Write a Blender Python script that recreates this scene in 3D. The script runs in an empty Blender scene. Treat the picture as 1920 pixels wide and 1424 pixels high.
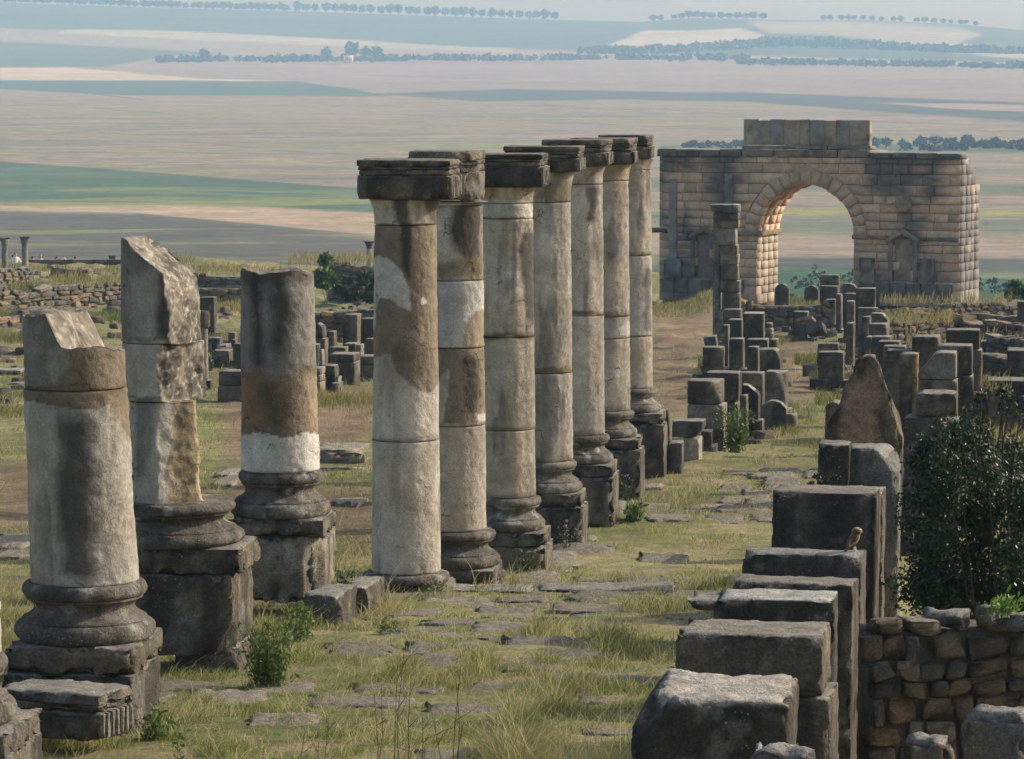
import bpy, math, random
import numpy as np
from mathutils import Vector

# ------------------------------------------------------------------ camera, sky, sun, exposure
SC = bpy.context.scene
COL = SC.collection
F, CX, CY, HOR = 6460.0, 960.0, 712.0, 157.0          # focal length in photo pixels, centre, eye level
TH = math.atan((CY - HOR) / F)
CZ = 4.95                                             # eye height above the colonnade's footing
ST, CT = math.sin(TH), math.cos(TH)
cam = bpy.data.objects.new('camera', bpy.data.cameras.new('camera'))
COL.objects.link(cam)
cam.data.sensor_width = 36.0
cam.data.lens = 36.0 * F / 1920.0
cam.location = (0, 0, CZ)
cam.rotation_euler = (math.pi / 2 - TH, 0, 0)
cam.data.clip_start, cam.data.clip_end = 0.5, 20000
SC.camera = cam
SUN_AZ, SUN_EL = math.radians(19), math.radians(30)    # from +x towards +y
W = bpy.data.worlds.new('World'); SC.world = W; W.use_nodes = True
nt = W.node_tree; nt.nodes.clear()
sky = nt.nodes.new('ShaderNodeTexSky'); sky.sky_type = 'NISHITA'; sky.sun_disc = False
sky.sun_elevation = SUN_EL; sky.sun_rotation = math.pi / 2 - SUN_AZ
sky.air_density = 1.0; sky.dust_density = 4.5; sky.ozone_density = 0.7; sky.altitude = 400
bg = nt.nodes.new('ShaderNodeBackground'); bg.inputs['Strength'].default_value = 0.14
wo = nt.nodes.new('ShaderNodeOutputWorld')
nt.links.new(sky.outputs[0], bg.inputs[0]); nt.links.new(bg.outputs[0], wo.inputs[0])
sl = bpy.data.lights.new('sun', 'SUN'); sl.energy = 3.2; sl.angle = math.radians(0.6); sl.color = (1.0, 0.93, 0.80)
sun = bpy.data.objects.new('sun', sl); COL.objects.link(sun)
SD = Vector((math.cos(SUN_EL) * math.cos(SUN_AZ), math.cos(SUN_EL) * math.sin(SUN_AZ), math.sin(SUN_EL)))
sun.rotation_euler = SD.to_track_quat('Z', 'Y').to_euler()
SC.view_settings.view_transform = 'Standard'; SC.view_settings.look = 'None'
SC.view_settings.gamma = 1.0; SC.view_settings.exposure = 0.46
SC.cycles.volume_bounces = 1
SC.cycles.max_bounces = 6; SC.cycles.transparent_max_bounces = 4

# ------------------------------------------------------------------ pixel <-> place helpers
def at(px, py, Y):
    """the point at distance Y that a photo pixel looks at"""
    v = (CY - py) / F
    yc = CT + v * ST
    return (Y * (px - CX) / F / yc, Y, CZ + Y * (-ST + v * CT) / yc)
def zpx(py, Y): return at(CX, py, Y)[2]
def m(px, Y): return px * Y / F
def proj(P):
    P = np.asarray(P, float)
    x, y, z = P[:, 0], P[:, 1], P[:, 2] - CZ
    d = y * CT - z * ST
    u = y * ST + z * CT
    d = np.where(d < 0.1, 0.1, d)
    return np.stack([CX + F * x / d, CY - F * u / d], 1)

# ------------------------------------------------------------------ noise
def _h(i, j, k, s):
    n = (i * 374761393 + j * 668265263 + k * 1440662683 + s * 974634777) & 0xFFFFFFFF
    n = ((n ^ (n >> 13)) * 1274126177) & 0xFFFFFFFF
    n = ((n ^ (n >> 16)) * 2246822519) & 0xFFFFFFFF
    return ((n ^ (n >> 15)) & 0xFFFFFF) / float(0xFFFFFF)
def vn(p, s=0):
    p = np.asarray(p, float); f = np.floor(p); i = f.astype(np.int64); t = p - f
    t = t * t * (3 - 2 * t); r = 0
    for a in (0, 1):
        wa = t[:, 0] if a else 1 - t[:, 0]
        for b in (0, 1):
            wb = t[:, 1] if b else 1 - t[:, 1]
            for c in (0, 1):
                wc = t[:, 2] if c else 1 - t[:, 2]
                r = r + wa * wb * wc * _h(i[:, 0] + a, i[:, 1] + b, i[:, 2] + c, s)
    return r
def fbm(p, s=0, o=4):
    p = np.asarray(p, float); r = 0; a = 0.5; tot = 0
    for k in range(o):
        r = r + a * vn(p * 2 ** k + 17.3 * k, s + k); tot += a; a *= 0.5
    return r / tot
def sst(a, b, x):
    t = np.clip((np.asarray(x, float) - a) / (b - a), 0, 1); return t * t * (3 - 2 * t)
def mix(a, b, t):
    t = np.asarray(t)[:, None]; return a * (1 - t) + np.asarray(b) * t
def inpoly(px, py, poly):
    r = np.zeros(len(px), bool); n = len(poly)
    for i in range(n):
        x1, y1 = poly[i]; x2, y2 = poly[(i + 1) % n]
        if y1 == y2: continue
        c = ((y1 > py) != (y2 > py)) & (px < (x2 - x1) * (py - y1) / (y2 - y1) + x1)
        r ^= c
    return r
def polymask(px, py, poly, soft=0.0):
    """soft-edged polygon mask, averaged over a few shifted tests"""
    q = np.asarray(poly, float); lo, hi = q.min(0) - soft, q.max(0) + soft; res = np.zeros(len(px))
    k = np.where((px >= lo[0]) & (px <= hi[0]) & (py >= lo[1]) & (py <= hi[1]))[0]
    if not len(k): return res
    px, py = px[k], py[k]
    if soft <= 0:
        res[k] = inpoly(px, py, poly); return res
    a = 0
    for dx, dy in ((0, 0), (1, 0), (-1, 0), (0, 1), (0, -1), (.7, .7), (-.7, .7), (.7, -.7), (-.7, -.7)):
        a = a + inpoly(px + dx * soft, py + dy * soft, poly)
    res[k] = a / 9.0
    return res

# ------------------------------------------------------------------ object helpers
def make(name, V, Fs, mat, parent=None, col=None, smooth=True, loc=None, rz=0.0):
    V = np.asarray(V, np.float32)
    if isinstance(Fs, np.ndarray): Fs = [Fs]
    Fs = [np.asarray(f, np.int32) for f in Fs if len(f)]
    me = bpy.data.meshes.new(name)
    me.vertices.add(len(V)); me.vertices.foreach_set('co', V.ravel())
    lt = np.concatenate([np.full(len(f), f.shape[1], np.int32) for f in Fs])
    li = np.concatenate([f.ravel() for f in Fs])
    me.loops.add(len(li)); me.loops.foreach_set('vertex_index', li)
    me.polygons.add(len(lt))
    me.polygons.foreach_set('loop_start', np.concatenate([[0], np.cumsum(lt)[:-1]]).astype(np.int32))
    me.polygons.foreach_set('loop_total', lt)
    if smooth: me.polygons.foreach_set('use_smooth', np.ones(len(lt), bool))
    if col is not None:
        col = np.asarray(col, np.float32)
        if col.ndim == 1: col = np.tile(col, (len(V), 1))
        a = me.color_attributes.new('Col', 'FLOAT_COLOR', 'POINT')
        c4 = np.ones((len(V), 4), np.float32); c4[:, :3] = np.clip(col, 0, 1)
        a.data.foreach_set('color', c4.ravel())
    me.materials.append(mat)
    me.update(calc_edges=True); me.validate()
    o = bpy.data.objects.new(name, me); COL.objects.link(o)
    if parent is not None: o.parent = parent
    if loc is not None: o.location = loc
    o.rotation_euler[2] = rz
    return o
def copy_of(o, parent=None, loc=None, rot=None, scale=None):
    c = o.copy(); COL.objects.link(c); c.parent = parent
    if loc is not None: c.location = loc
    if rot is not None: c.rotation_euler = rot
    if scale is not None: c.scale = scale
    return c
def tag(o, label, cat, group=None, kind=None):
    if label: o['label'] = label
    if cat: o['category'] = cat
    if group: o['group'] = group
    if kind: o['kind'] = kind
    return o
def thing(name, label, cat, loc, rz=0.0, group=None):
    o = bpy.data.objects.new(name, None); COL.objects.link(o); o.empty_display_size = 0.2
    o.location = loc; o.rotation_euler[2] = rz
    return tag(o, label, cat, group)
def struct(o): o['kind'] = 'structure'; return o

# ------------------------------------------------------------------ materials
def mat_nodes(name):
    M = bpy.data.materials.new(name); M.use_nodes = True
    n = M.node_tree; n.nodes.clear()
    out = n.nodes.new('ShaderNodeOutputMaterial')
    return M, n, out
def N(n, t, **kw):
    x = n.nodes.new(t)
    for k, v in kw.items():
        if k in x.inputs: x.inputs[k].default_value = v
        else: setattr(x, k, v)
    return x
def noise_node(n, vec, scale, detail=4, rough=0.6):
    x = N(n, 'ShaderNodeTexNoise'); x.inputs['Scale'].default_value = scale
    x.inputs['Detail'].default_value = detail; x.inputs['Roughness'].default_value = rough
    n.links.new(vec, x.inputs['Vector']); return x.outputs['Fac']
def ramp(n, fac, a, b, lo, hi):
    x = N(n, 'ShaderNodeMapRange'); x.inputs['From Min'].default_value = a; x.inputs['From Max'].default_value = b
    x.inputs['To Min'].default_value = lo; x.inputs['To Max'].default_value = hi
    n.links.new(fac, x.inputs['Value']); return x.outputs[0]
def mul(n, a, b):
    x = N(n, 'ShaderNodeMix', data_type='RGBA', blend_type='MULTIPLY'); x.inputs[0].default_value = 1
    n.links.new(a, x.inputs[6]); n.links.new(b, x.inputs[7]); return x.outputs[2]
def mixc(n, fac, a, col):
    x = N(n, 'ShaderNodeMix', data_type='RGBA'); n.links.new(fac, x.inputs[0]); n.links.new(a, x.inputs[6])
    if isinstance(col, tuple): x.inputs[7].default_value = col + (1,)
    else: n.links.new(col, x.inputs[7])
    return x.outputs[2]
def stone_mat(name, bump=1.0, lichen=0.5, scale=1.0, con=1.0, cracks=False):
    M, n, out = mat_nodes(name)
    tc = N(n, 'ShaderNodeTexCoord'); oi = N(n, 'ShaderNodeObjectInfo')
    ad = N(n, 'ShaderNodeVectorMath', operation='ADD')
    sc = N(n, 'ShaderNodeVectorMath', operation='SCALE'); sc.inputs['Scale'].default_value = 37.0
    cmb = N(n, 'ShaderNodeCombineXYZ'); n.links.new(oi.outputs['Random'], cmb.inputs[0]); n.links.new(oi.outputs['Random'], cmb.inputs[1])
    n.links.new(cmb.outputs[0], sc.inputs[0]); n.links.new(tc.outputs['Object'], ad.inputs[0]); n.links.new(sc.outputs[0], ad.inputs[1])
    v = ad.outputs[0]
    at_ = N(n, 'ShaderNodeAttribute', attribute_name='Col')
    fine = noise_node(n, v, 60 * scale, 6, 0.7); mid = noise_node(n, v, 9 * scale, 5, 0.65); big = noise_node(n, v, 2.2 * scale, 3)
    c = mul(n, at_.outputs['Color'], ramp(n, fine, 0.3, 0.7, 1 - .5 * con, 1 + .42 * con))
    c = mul(n, c, ramp(n, mid, 0.3, 0.7, 1 - .38 * con, 1 + .34 * con))
    c = mul(n, c, ramp(n, big, 0.3, 0.7, 0.84, 1.14))
    # pale lichen flecks and dark pits
    vo = N(n, 'ShaderNodeTexVoronoi'); vo.inputs['Scale'].default_value = 26 * scale; n.links.new(v, vo.inputs['Vector'])
    fl = ramp(n, vo.outputs['Distance'], 0.10, 0.20, 1, 0)
    gate = ramp(n, noise_node(n, v, 3.3 * scale, 3), 0.53, 0.62, 0, lichen)
    mm = N(n, 'ShaderNodeMath', operation='MULTIPLY'); n.links.new(fl, mm.inputs[0]); n.links.new(gate, mm.inputs[1])
    c = mixc(n, mm.outputs[0], c, (0.42, 0.42, 0.38))
    if cracks:
        wv = N(n, 'ShaderNodeVectorMath', operation='ADD'); nz3 = N(n, 'ShaderNodeTexNoise'); nz3.inputs['Scale'].default_value = 5.0; n.links.new(v, nz3.inputs['Vector'])
        sc3 = N(n, 'ShaderNodeVectorMath', operation='SCALE'); sc3.inputs['Scale'].default_value = 0.35; n.links.new(nz3.outputs['Color'], sc3.inputs[0])
        n.links.new(v, wv.inputs[0]); n.links.new(sc3.outputs[0], wv.inputs[1])
        vc = N(n, 'ShaderNodeTexVoronoi', feature='DISTANCE_TO_EDGE'); vc.inputs['Scale'].default_value = 2.4; n.links.new(wv.outputs[0], vc.inputs['Vector'])
        ln = ramp(n, vc.outputs['Distance'], 0.006, 0.018, 1, 0); gt = ramp(n, noise_node(n, v, 1.9, 3), 0.53, 0.60, 0, .75)
        m3 = N(n, 'ShaderNodeMath', operation='MULTIPLY'); n.links.new(ln, m3.inputs[0]); n.links.new(gt, m3.inputs[1])
        c = mixc(n, m3.outputs[0], c, (0.06, 0.05, 0.04))
    b = N(n, 'ShaderNodeBsdfPrincipled'); b.inputs['Roughness'].default_value = 0.95
    b.inputs['Specular IOR Level'].default_value = 0.25
    n.links.new(c, b.inputs['Base Color'])
    h = N(n, 'ShaderNodeMath', operation='MULTIPLY_ADD'); n.links.new(mid, h.inputs[0]); h.inputs[1].default_value = 2.2; n.links.new(fine, h.inputs[2])
    bp = N(n, 'ShaderNodeBump'); bp.inputs['Strength'].default_value = 1.0 * bump; bp.inputs['Distance'].default_value = 0.024 / scale
    n.links.new(h.outputs[0], bp.inputs['Height']); n.links.new(bp.outputs[0], b.inputs['Normal'])
    n.links.new(b.outputs[0], out.inputs[0]); return M
def leaf_mat(name, trans=0.35, rough=0.6, spec=0.3):
    M, n, out = mat_nodes(name)
    at_ = N(n, 'ShaderNodeAttribute', attribute_name='Col')
    b = N(n, 'ShaderNodeBsdfPrincipled'); b.inputs['Roughness'].default_value = rough; b.inputs['Specular IOR Level'].default_value = spec
    n.links.new(at_.outputs['Color'], b.inputs['Base Color'])
    t = N(n, 'ShaderNodeBsdfTranslucent'); n.links.new(at_.outputs['Color'], t.inputs[0])
    x = N(n, 'ShaderNodeMixShader'); x.inputs[0].default_value = trans
    n.links.new(b.outputs[0], x.inputs[1]); n.links.new(t.outputs[0], x.inputs[2]); n.links.new(x.outputs[0], out.inputs[0])
    return M
def ground_mat():
    M, n, out = mat_nodes('earth_and_fields')
    tc = N(n, 'ShaderNodeTexCoord'); v = tc.outputs['Object']
    at_ = N(n, 'ShaderNodeAttribute', attribute_name='Col')
    c = mul(n, at_.outputs['Color'], ramp(n, noise_node(n, v, 24, 6, 0.75), 0.3, 0.7, 0.45, 1.55))
    c = mul(n, c, ramp(n, noise_node(n, v, 3.1, 6, 0.75), 0.3, 0.7, 0.66, 1.34))
    c = mul(n, c, ramp(n, noise_node(n, v, 0.06, 6, 0.7), 0.3, 0.7, 0.86, 1.14))
    mp = N(n, 'ShaderNodeMapping'); mp.inputs['Scale'].default_value = (0.006, 0.05, 0); mp.inputs['Rotation'].default_value = (0, 0, 0.10)
    n.links.new(v, mp.inputs['Vector'])
    c = mul(n, c, ramp(n, noise_node(n, mp.outputs[0], 1.0, 8, 0.78), 0.3, 0.7, 0.80, 1.20))
    c = mul(n, c, ramp(n, noise_node(n, v, 0.35, 5, 0.75), 0.3, 0.7, 0.78, 1.22))
    c = mul(n, c, ramp(n, noise_node(n, v, 0.11, 8, 0.8), 0.35, 0.65, 0.74, 1.26))
    mp2 = N(n, 'ShaderNodeMapping'); mp2.inputs['Scale'].default_value = (0.03, 0.28, 0); mp2.inputs['Rotation'].default_value = (0, 0, -0.12)
    n.links.new(v, mp2.inputs['Vector'])
    c = mul(n, c, ramp(n, noise_node(n, mp2.outputs[0], 1.0, 6, 0.78), 0.3, 0.7, 0.78, 1.22))
    b = N(n, 'ShaderNodeBsdfPrincipled'); b.inputs['Roughness'].default_value = 0.95; b.inputs['Specular IOR Level'].default_value = 0.1
    n.links.new(c, b.inputs['Base Color'])
    bp = N(n, 'ShaderNodeBump'); bp.inputs['Strength'].default_value = 0.8; bp.inputs['Distance'].default_value = 0.03
    n.links.new(noise_node(n, v, 14, 6, 0.7), bp.inputs['Height']); n.links.new(bp.outputs[0], b.inputs['Normal'])
    n.links.new(b.outputs[0], out.inputs[0]); return M
def plain_mat(name, rough=0.8, spec=0.2):
    M, n, out = mat_nodes(name)
    at_ = N(n, 'ShaderNodeAttribute', attribute_name='Col')
    tc = N(n, 'ShaderNodeTexCoord')
    c = mul(n, at_.outputs['Color'], ramp(n, noise_node(n, tc.outputs['Object'], 40, 4), 0.3, 0.7, 0.8, 1.2))
    b = N(n, 'ShaderNodeBsdfPrincipled'); b.inputs['Roughness'].default_value = rough; b.inputs['Specular IOR Level'].default_value = spec
    n.links.new(c, b.inputs['Base Color']); n.links.new(b.outputs[0], out.inputs[0]); return M
M_STONE = stone_mat('weathered_limestone', 1.0, 0.8)
M_SHAFT = stone_mat('column_limestone', 0.36, 0.25, 1.0, .55, True)
M_FAR = stone_mat('distant_masonry', 0.07, 0.0, 0.35, .6)
M_GROUND = ground_mat()
M_GRASS = leaf_mat('grass_blades', 0.4, 0.7, 0.15)
M_LEAF = leaf_mat('shrub_leaves', 0.25, 0.55, 0.3)
M_GLOSS = leaf_mat('glossy_leaves', 0.18, 0.42, 0.4)
M_PLAIN = plain_mat('matte_surface')
M_EYE = plain_mat('owl_eye_gloss', 0.15, 0.6)

LIME = np.array((0.47, 0.41, 0.325)); PALE = np.array((0.56, 0.515, 0.44)); BROWN = np.array((0.195, 0.152, 0.103))
GREY = np.array((0.175, 0.158, 0.132)); DARK = np.array((0.056, 0.049, 0.039)); TAN = np.array((0.30, 0.235, 0.15))

# ------------------------------------------------------------------ terrain
_GY = np.array([-80, 0, 12, 18, 23.2, 28, 33.4, 35, 36.8, 40.4, 44, 47.6, 54.8, 80, 120, 170, 222, 300, 380, 450, 650, 900, 1300, 1800, 2400, 2900, 3300, 3600, 4500, 5300.])
_GG = np.array([2.2, 3.3, 3.85, 4.1, 4.38, 4.62, 4.92, 5.24, 5.45, 5.76, 6.0, 6.06, 6.24, 7.3, 8.9, 10.9, 11.75, 22, 27, 28.1, 29.8, 29, 24.1, 15.6, 4.4, -9, -20, -30, -30, 40.])
_RX = np.array([-600, 0, 300, 600, 900, 1060, 1200, 1300, 1400, 1500, 1620, 1800, 1920, 2400])
_RY = np.array([-8, 7, 17, 25, 35, 40, 43, 36, 38, 40, 40, 48, 59, 70])
def row_x(Y): return 2.62 + 0.148 * (Y - 25.8)          # right-hand edge of the near right row of pillars
def terr(X, Y):
    X = np.asarray(X, float); Y = np.asarray(Y, float)
    G = np.interp(Y, _GY, _GG)
    s = X / np.maximum(Y, 4)
    # the hill ends earlier on the right, behind the arch
    Ye = Y + 36 * sst(0.03, 0.075, s) * sst(150, 190, Y) * (1 - sst(300, 420, Y))
    G = np.where((Y > 150) & (Y < 430), np.interp(Ye, _GY, _GG), G)
    z = CZ - G
    # hill range beyond the plain
    px = CX + F * s
    rid = (HOR - np.interp(px, _RX, _RY)) * 4500 / F + CZ
    zf = CZ + 30
    t = sst(3550, 4500, Y)
    z = np.where(Y > 3550, zf + (rid - zf) * t * (1 - sst(4550, 5300, Y)), z)
    # sunken room right of the near pillars
    z = z - 0.95 * sst(-0.22, 0.02, X - row_x(Y)) * (1 - sst(30, 44, Y)) * sst(8, 15, Y)
    # grassy bank left of the arch, rubble mound right of it
    z = z + 0.75 * np.exp(-((X - 9.6) / 1.7) ** 2 - ((Y - 158) / 12) ** 2)
    z = z + 0.5 * sst(-0.05, -0.09, s) * sst(120, 190, Y) * (1 - sst(222, 240, Y))
    return z
def terrn(X, Y):
    X = np.asarray(X, float); Y = np.asarray(Y, float)
    z = terr(X, Y)
    p = np.stack([X, Y, 0 * X], 1)
    near = np.clip(Y / 40, 0.6, 4.0) * (Y < 260)
    return z + (fbm(p * 0.9, 5, 4) - 0.5) * 0.16 * near + (fbm(p * 0.012, 9, 3) - 0.5) * 3.0 * sst(420, 900, Y) * (1 - sst(3300, 3600, Y))
def gz(X, Y): return float(terrn(np.array([X]), np.array([Y]))[0])
_yy = np.linspace(14, 220, 2000); _sy = HOR + np.interp(_yy, _GY, _GG) * F / _yy
def yground(py): return float(np.interp(-py, -_sy, _yy))
EARTH = [[(410, 745), (560, 735), (690, 722), (705, 800), (690, 832), (600, 850), (420, 872)],
         [(1224, 600), (1338, 565), (1345, 610), (1318, 650), (1300, 700), (1290, 790), (1235, 790), (1220, 700)],
         [(1462, 612), (1520, 640), (1560, 690), (1560, 745), (1480, 760), (1460, 700)],
         [(0, 868), (60, 865), (60, 1000), (0, 1000)], [(420, 905), (690, 930), (690, 1060), (640, 1000), (420, 960)]]
FIELDS = [  # (polygon in the photograph, colour of the crop or soil, softness)
    ([(-300, 62), (330, 95), (440, 100), (330, 104), (200, 126), (-300, 126)], (0.085, 0.10, 0.055), 2),
    ([(200, 126), (330, 104), (700, 100), (960, 113), (1400, 132), (2200, 165), (2200, 195), (1400, 172), (960, 167), (690, 175), (620, 160), (450, 149), (260, 133)], (0.25, 0.188, 0.148), 2),
    ([(-300, 126), (130, 127), (380, 148), (560, 153), (-300, 149)], (0.46, 0.36, 0.24), 1),
    ([(-300, 149), (560, 153), (690, 172), (730, 181), (250, 180), (160, 176), (-300, 150)], (0.085, 0.115, 0.075), 1),
    ([(690, 176), (960, 168), (1400, 173), (1640, 182), (2200, 203), (2200, 245), (1920, 229), (1600, 206), (1400, 191), (1180, 187), (900, 191)], (0.085, 0.09, 0.075), 1.5),
    ([(1640, 193), (1800, 194), (2200, 208), (2200, 217), (1800, 205)], (0.30, 0.235, 0.17), 1),
    ([(-300, 300), (0, 303), (300, 326), (560, 345), (760, 362), (1240, 400), (1240, 425), (760, 400), (480, 388), (-300, 386)], (0.075, 0.115, 0.06), 1.5),
    ([(-300, 386), (50, 382), (300, 383), (480, 388), (760, 405), (1240, 432), (1240, 470), (700, 446), (500, 423), (250, 402), (-300, 388)], (0.34, 0.25, 0.165), 1.5),
    ([(-300, 388), (250, 402), (460, 420), (700, 446), (1240, 472), (1240, 600), (-300, 600)], (0.10, 0.09, 0.068), 3),
    ([(1236, 272), (1400, 273), (1640, 270), (2200, 276), (2200, 292), (1640, 284), (1236, 284)], (0.10, 0.12, 0.06), 3),
    ([(1200, 335), (2300, 350), (2300, 368), (1200, 352)], (0.13, 0.145, 0.08), 4),
    ([(1380, 392), (1620, 392), (2300, 398), (2300, 408), (1380, 402)], (0.26, 0.25, 0.07), 4),
    ([(1200, 408), (2300, 412), (2300, 438), (1200, 436)], (0.15, 0.15, 0.10), 4),
    ([(1200, 440), (2300, 444), (2300, 485), (1200, 480)], (0.26, 0.20, 0.145), 3),
    ([(1200, 482), (2300, 486), (2300, 520), (1200, 505)], (0.09, 0.095, 0.07), 3),
    ([(1200, 505), (1620, 505), (2300, 530), (2300, 700), (1200, 700)], (0.045, 0.10, 0.045), 4),
    ([(1840, 514), (2300, 516), (2300, 527), (1840, 522)], (0.20, 0.20, 0.10), 2),
    # the hill range
    ([(-600, -40), (2600, -40), (2600, 130), (1920, 128), (1500, 112), (1090, 96), (700, 84), (100, 56), (-600, 40)], (0.075, 0.095, 0.065), 2),
    ([(130, 55), (330, 58), (700, 78), (960, 92), (960, 98), (640, 88), (300, 72), (100, 62)], (0.34, 0.30, 0.21), 1.5),
    ([(1140, 86), (1170, 74), (1210, 57), (1300, 58), (1390, 53), (1440, 70), (1330, 84), (1250, 90)], (0.40, 0.34, 0.24), 1.5),
    ([(1400, 40), (1620, 42), (1800, 52), (1840, 66), (1790, 82), (1690, 88), (1640, 76), (1560, 66), (1440, 62)], (0.30, 0.26, 0.19), 3),
    ([(1690, 88), (1790, 80), (1900, 98), (2300, 120), (2300, 128), (1870, 108)], (0.36, 0.31, 0.22), 2),
    ([(1060, 99), (1500, 114), (1600, 118), (2300, 135), (2300, 130), (1500, 107)], (0.30, 0.28, 0.20), 1.5),
]
TRACKS = [(-300, 386, 330, 384, .9, (.07, .085, .05)), (250, 401, 760, 449, 1.2, (.08, .10, .055)), (0, 304, 300, 326, .8, (.09, .085, .06)), (300, 326, 760, 362, .8, (.09, .085, .06)), (180, 177, 270, 188, .8, (.06, .055, .05)),
    (0, 190, 330, 215, .7, (.17, .135, .10)), (180, 247, 520, 282, .9, (.16, .15, .10)), (520, 282, 760, 298, .9, (.14, .15, .09)), (960, 192, 1230, 214, .8, (.16, .14, .10)), (960, 226, 1400, 245, .8, (.18, .15, .11)), (1240, 205, 1400, 216, .7, (.16, .15, .10)), (1636, 228, 2200, 246, .8, (.17, .14, .11)), (1636, 250, 2200, 268, .7, (.17, .15, .11)),
    (700, 142, 960, 150, .6, (.17, .14, .11)), (0, 240, 420, 268, 1.4, (.20, .21, .08)), (200, 283, 420, 292, 2.0, (.24, .25, .07)), (480, 300, 700, 316, 2.0, (.24, .25, .07)), (0, 288, 80, 291, 2.0, (.24, .25, .07)), (330, 360, 760, 383, 2.2, (.14, .17, .07)), (100, 357, 330, 362, 2.0, (.14, .17, .07))]
def cover(px, py):
    e = np.zeros(len(px))
    for p in EARTH: e = np.maximum(e, polymask(px, py, p, 14))
    return e
def ground_colour(P):
    q = proj(P); px, py = q[:, 0], q[:, 1]; Y = P[:, 1]
    n1 = fbm(P * 0.55, 3, 4); n2 = fbm(P * 2.3, 4, 3)
    c = np.tile(np.array((0.19, 0.175, 0.078)), (len(P), 1))
    c = mix(c, (0.14, 0.155, 0.055), sst(0.45, 0.62, n1))
    c = mix(c, (0.27, 0.205, 0.125), sst(0.52, 0.70, n2) * 0.8)
    c = mix(c, (0.185, 0.135, 0.082), cover(px + (n2 - .5) * 40, py + (n1 - .5) * 30))
    rub = sst(.095, .108, P[:, 0] / np.maximum(Y, 4)) * sst(62, 75, Y) * sst(.40, .50, n1 + .1)
    c = mix(c, (0.13, 0.095, 0.06), rub * .85)
    far = np.where(Y > 300)[0]
    if len(far):
        f = P[far]; fx, fy = px[far], py[far]
        jx = (fbm(f * 0.01, 21, 3) - .5) * 14; jy = (fbm(f * 0.02, 22, 3) - .5) * 3.0
        cc = np.tile(np.array((0.255, 0.194, 0.138)), (len(f), 1))
        st = fbm(np.stack([f[:, 0] * 0.004 + f[:, 1] * .0016, f[:, 1] * 0.03, 0 * fx], 1), 31, 4)
        cc = mix(cc, (0.20, 0.205, 0.07), sst(0.52, 0.68, st) * sst(150, 235, fy) * .75)
        cc = mix(cc, (0.13, 0.145, 0.09), sst(0.50, 0.34, st) * sst(170, 240, fy) * .55)
        for poly, col, soft in FIELDS:
            a = polymask(fx + jx, fy + jy, poly, soft)
            v = np.asarray(col)[None, :] * (0.8 + 0.4 * fbm(f * np.array((0.006, 0.02, 0)), 41, 3))[:, None]
            cc = cc * (1 - a[:, None]) + v * a[:, None]
        for x0_, y0_, x1_, y1_, hw_, col_ in TRACKS:
            d_ = np.abs(fy + jy * .6 - (y0_ + (y1_ - y0_) * (fx - x0_) / (x1_ - x0_)))
            cc = mix(cc, col_, sst(hw_ * 1.6, hw_ * .5, d_) * ((fx > x0_) & (fx < x1_)) * (.55 + .5 * fbm(f * .02, 77, 2)))
        # weeds showing yellow-green in the two near left fields
        w = sst(0.55, 0.68, fbm(np.stack([f[:, 0] * .012, f[:, 1] * .03, 0 * fx], 1), 51, 4)) * polymask(fx, fy, [(-300, 335), (1240, 380), (1240, 520), (-300, 460)], 10)
        cc = mix(cc, (0.24, 0.24, 0.07), w * .6)
        t = sst(300, 430, f[:, 1])[:, None]
        c[far] = c[far] * (1 - t) + cc * t
    return c
rows = np.concatenate([np.arange(4, 12, 0.5), 12 * np.exp(np.arange(0, math.log(400 / 12), 0.009)), 400 * np.exp(np.arange(0, math.log(5300 / 400), 0.0036)), [5300]])
inner = np.arange(-0.165, 0.1651, 0.001)
outer = 0.165 + np.cumsum(0.004 * 1.25 ** np.arange(0, 26))
sl_ = np.concatenate([-outer[::-1], inner, outer])
SS, YY = np.meshgrid(sl_, rows)
P = np.stack([(SS * YY).ravel(), YY.ravel(), np.zeros(SS.size)], 1)
P[:, 2] = terrn(P[:, 0], P[:, 1])
nr, nc = SS.shape
idx = np.arange(nr * nc).reshape(nr, nc)
Q = np.stack([idx[:-1, :-1], idx[:-1, 1:], idx[1:, 1:], idx[1:, :-1]], -1).reshape(-1, 4)
GROUND = struct(make('ground', P, Q, M_GROUND, col=ground_colour(P)))
# the land behind and below, out of sight, so that light bounces as on the real hill
a = np.linspace(0, 2 * math.pi, 49)[:-1]
V = [(0, 0, -36)] + [(6000 * math.cos(t), 6000 * math.sin(t), -36) for t in a]
struct(make('plain', V, np.array([(0, 1 + i, 1 + (i + 1) % 48) for i in range(48)]), M_GROUND, col=(0.2, 0.18, 0.1)))
V = [(-60, -80, 1.5), (60, -80, 1.5), (60, 4.05, gz(0, 4.0)), (-60, 4.05, gz(0, 4.0))]
struct(make('hillside', V, np.array([(0, 1, 2, 3)]), M_GROUND, col=(0.16, 0.14, 0.07)))

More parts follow.
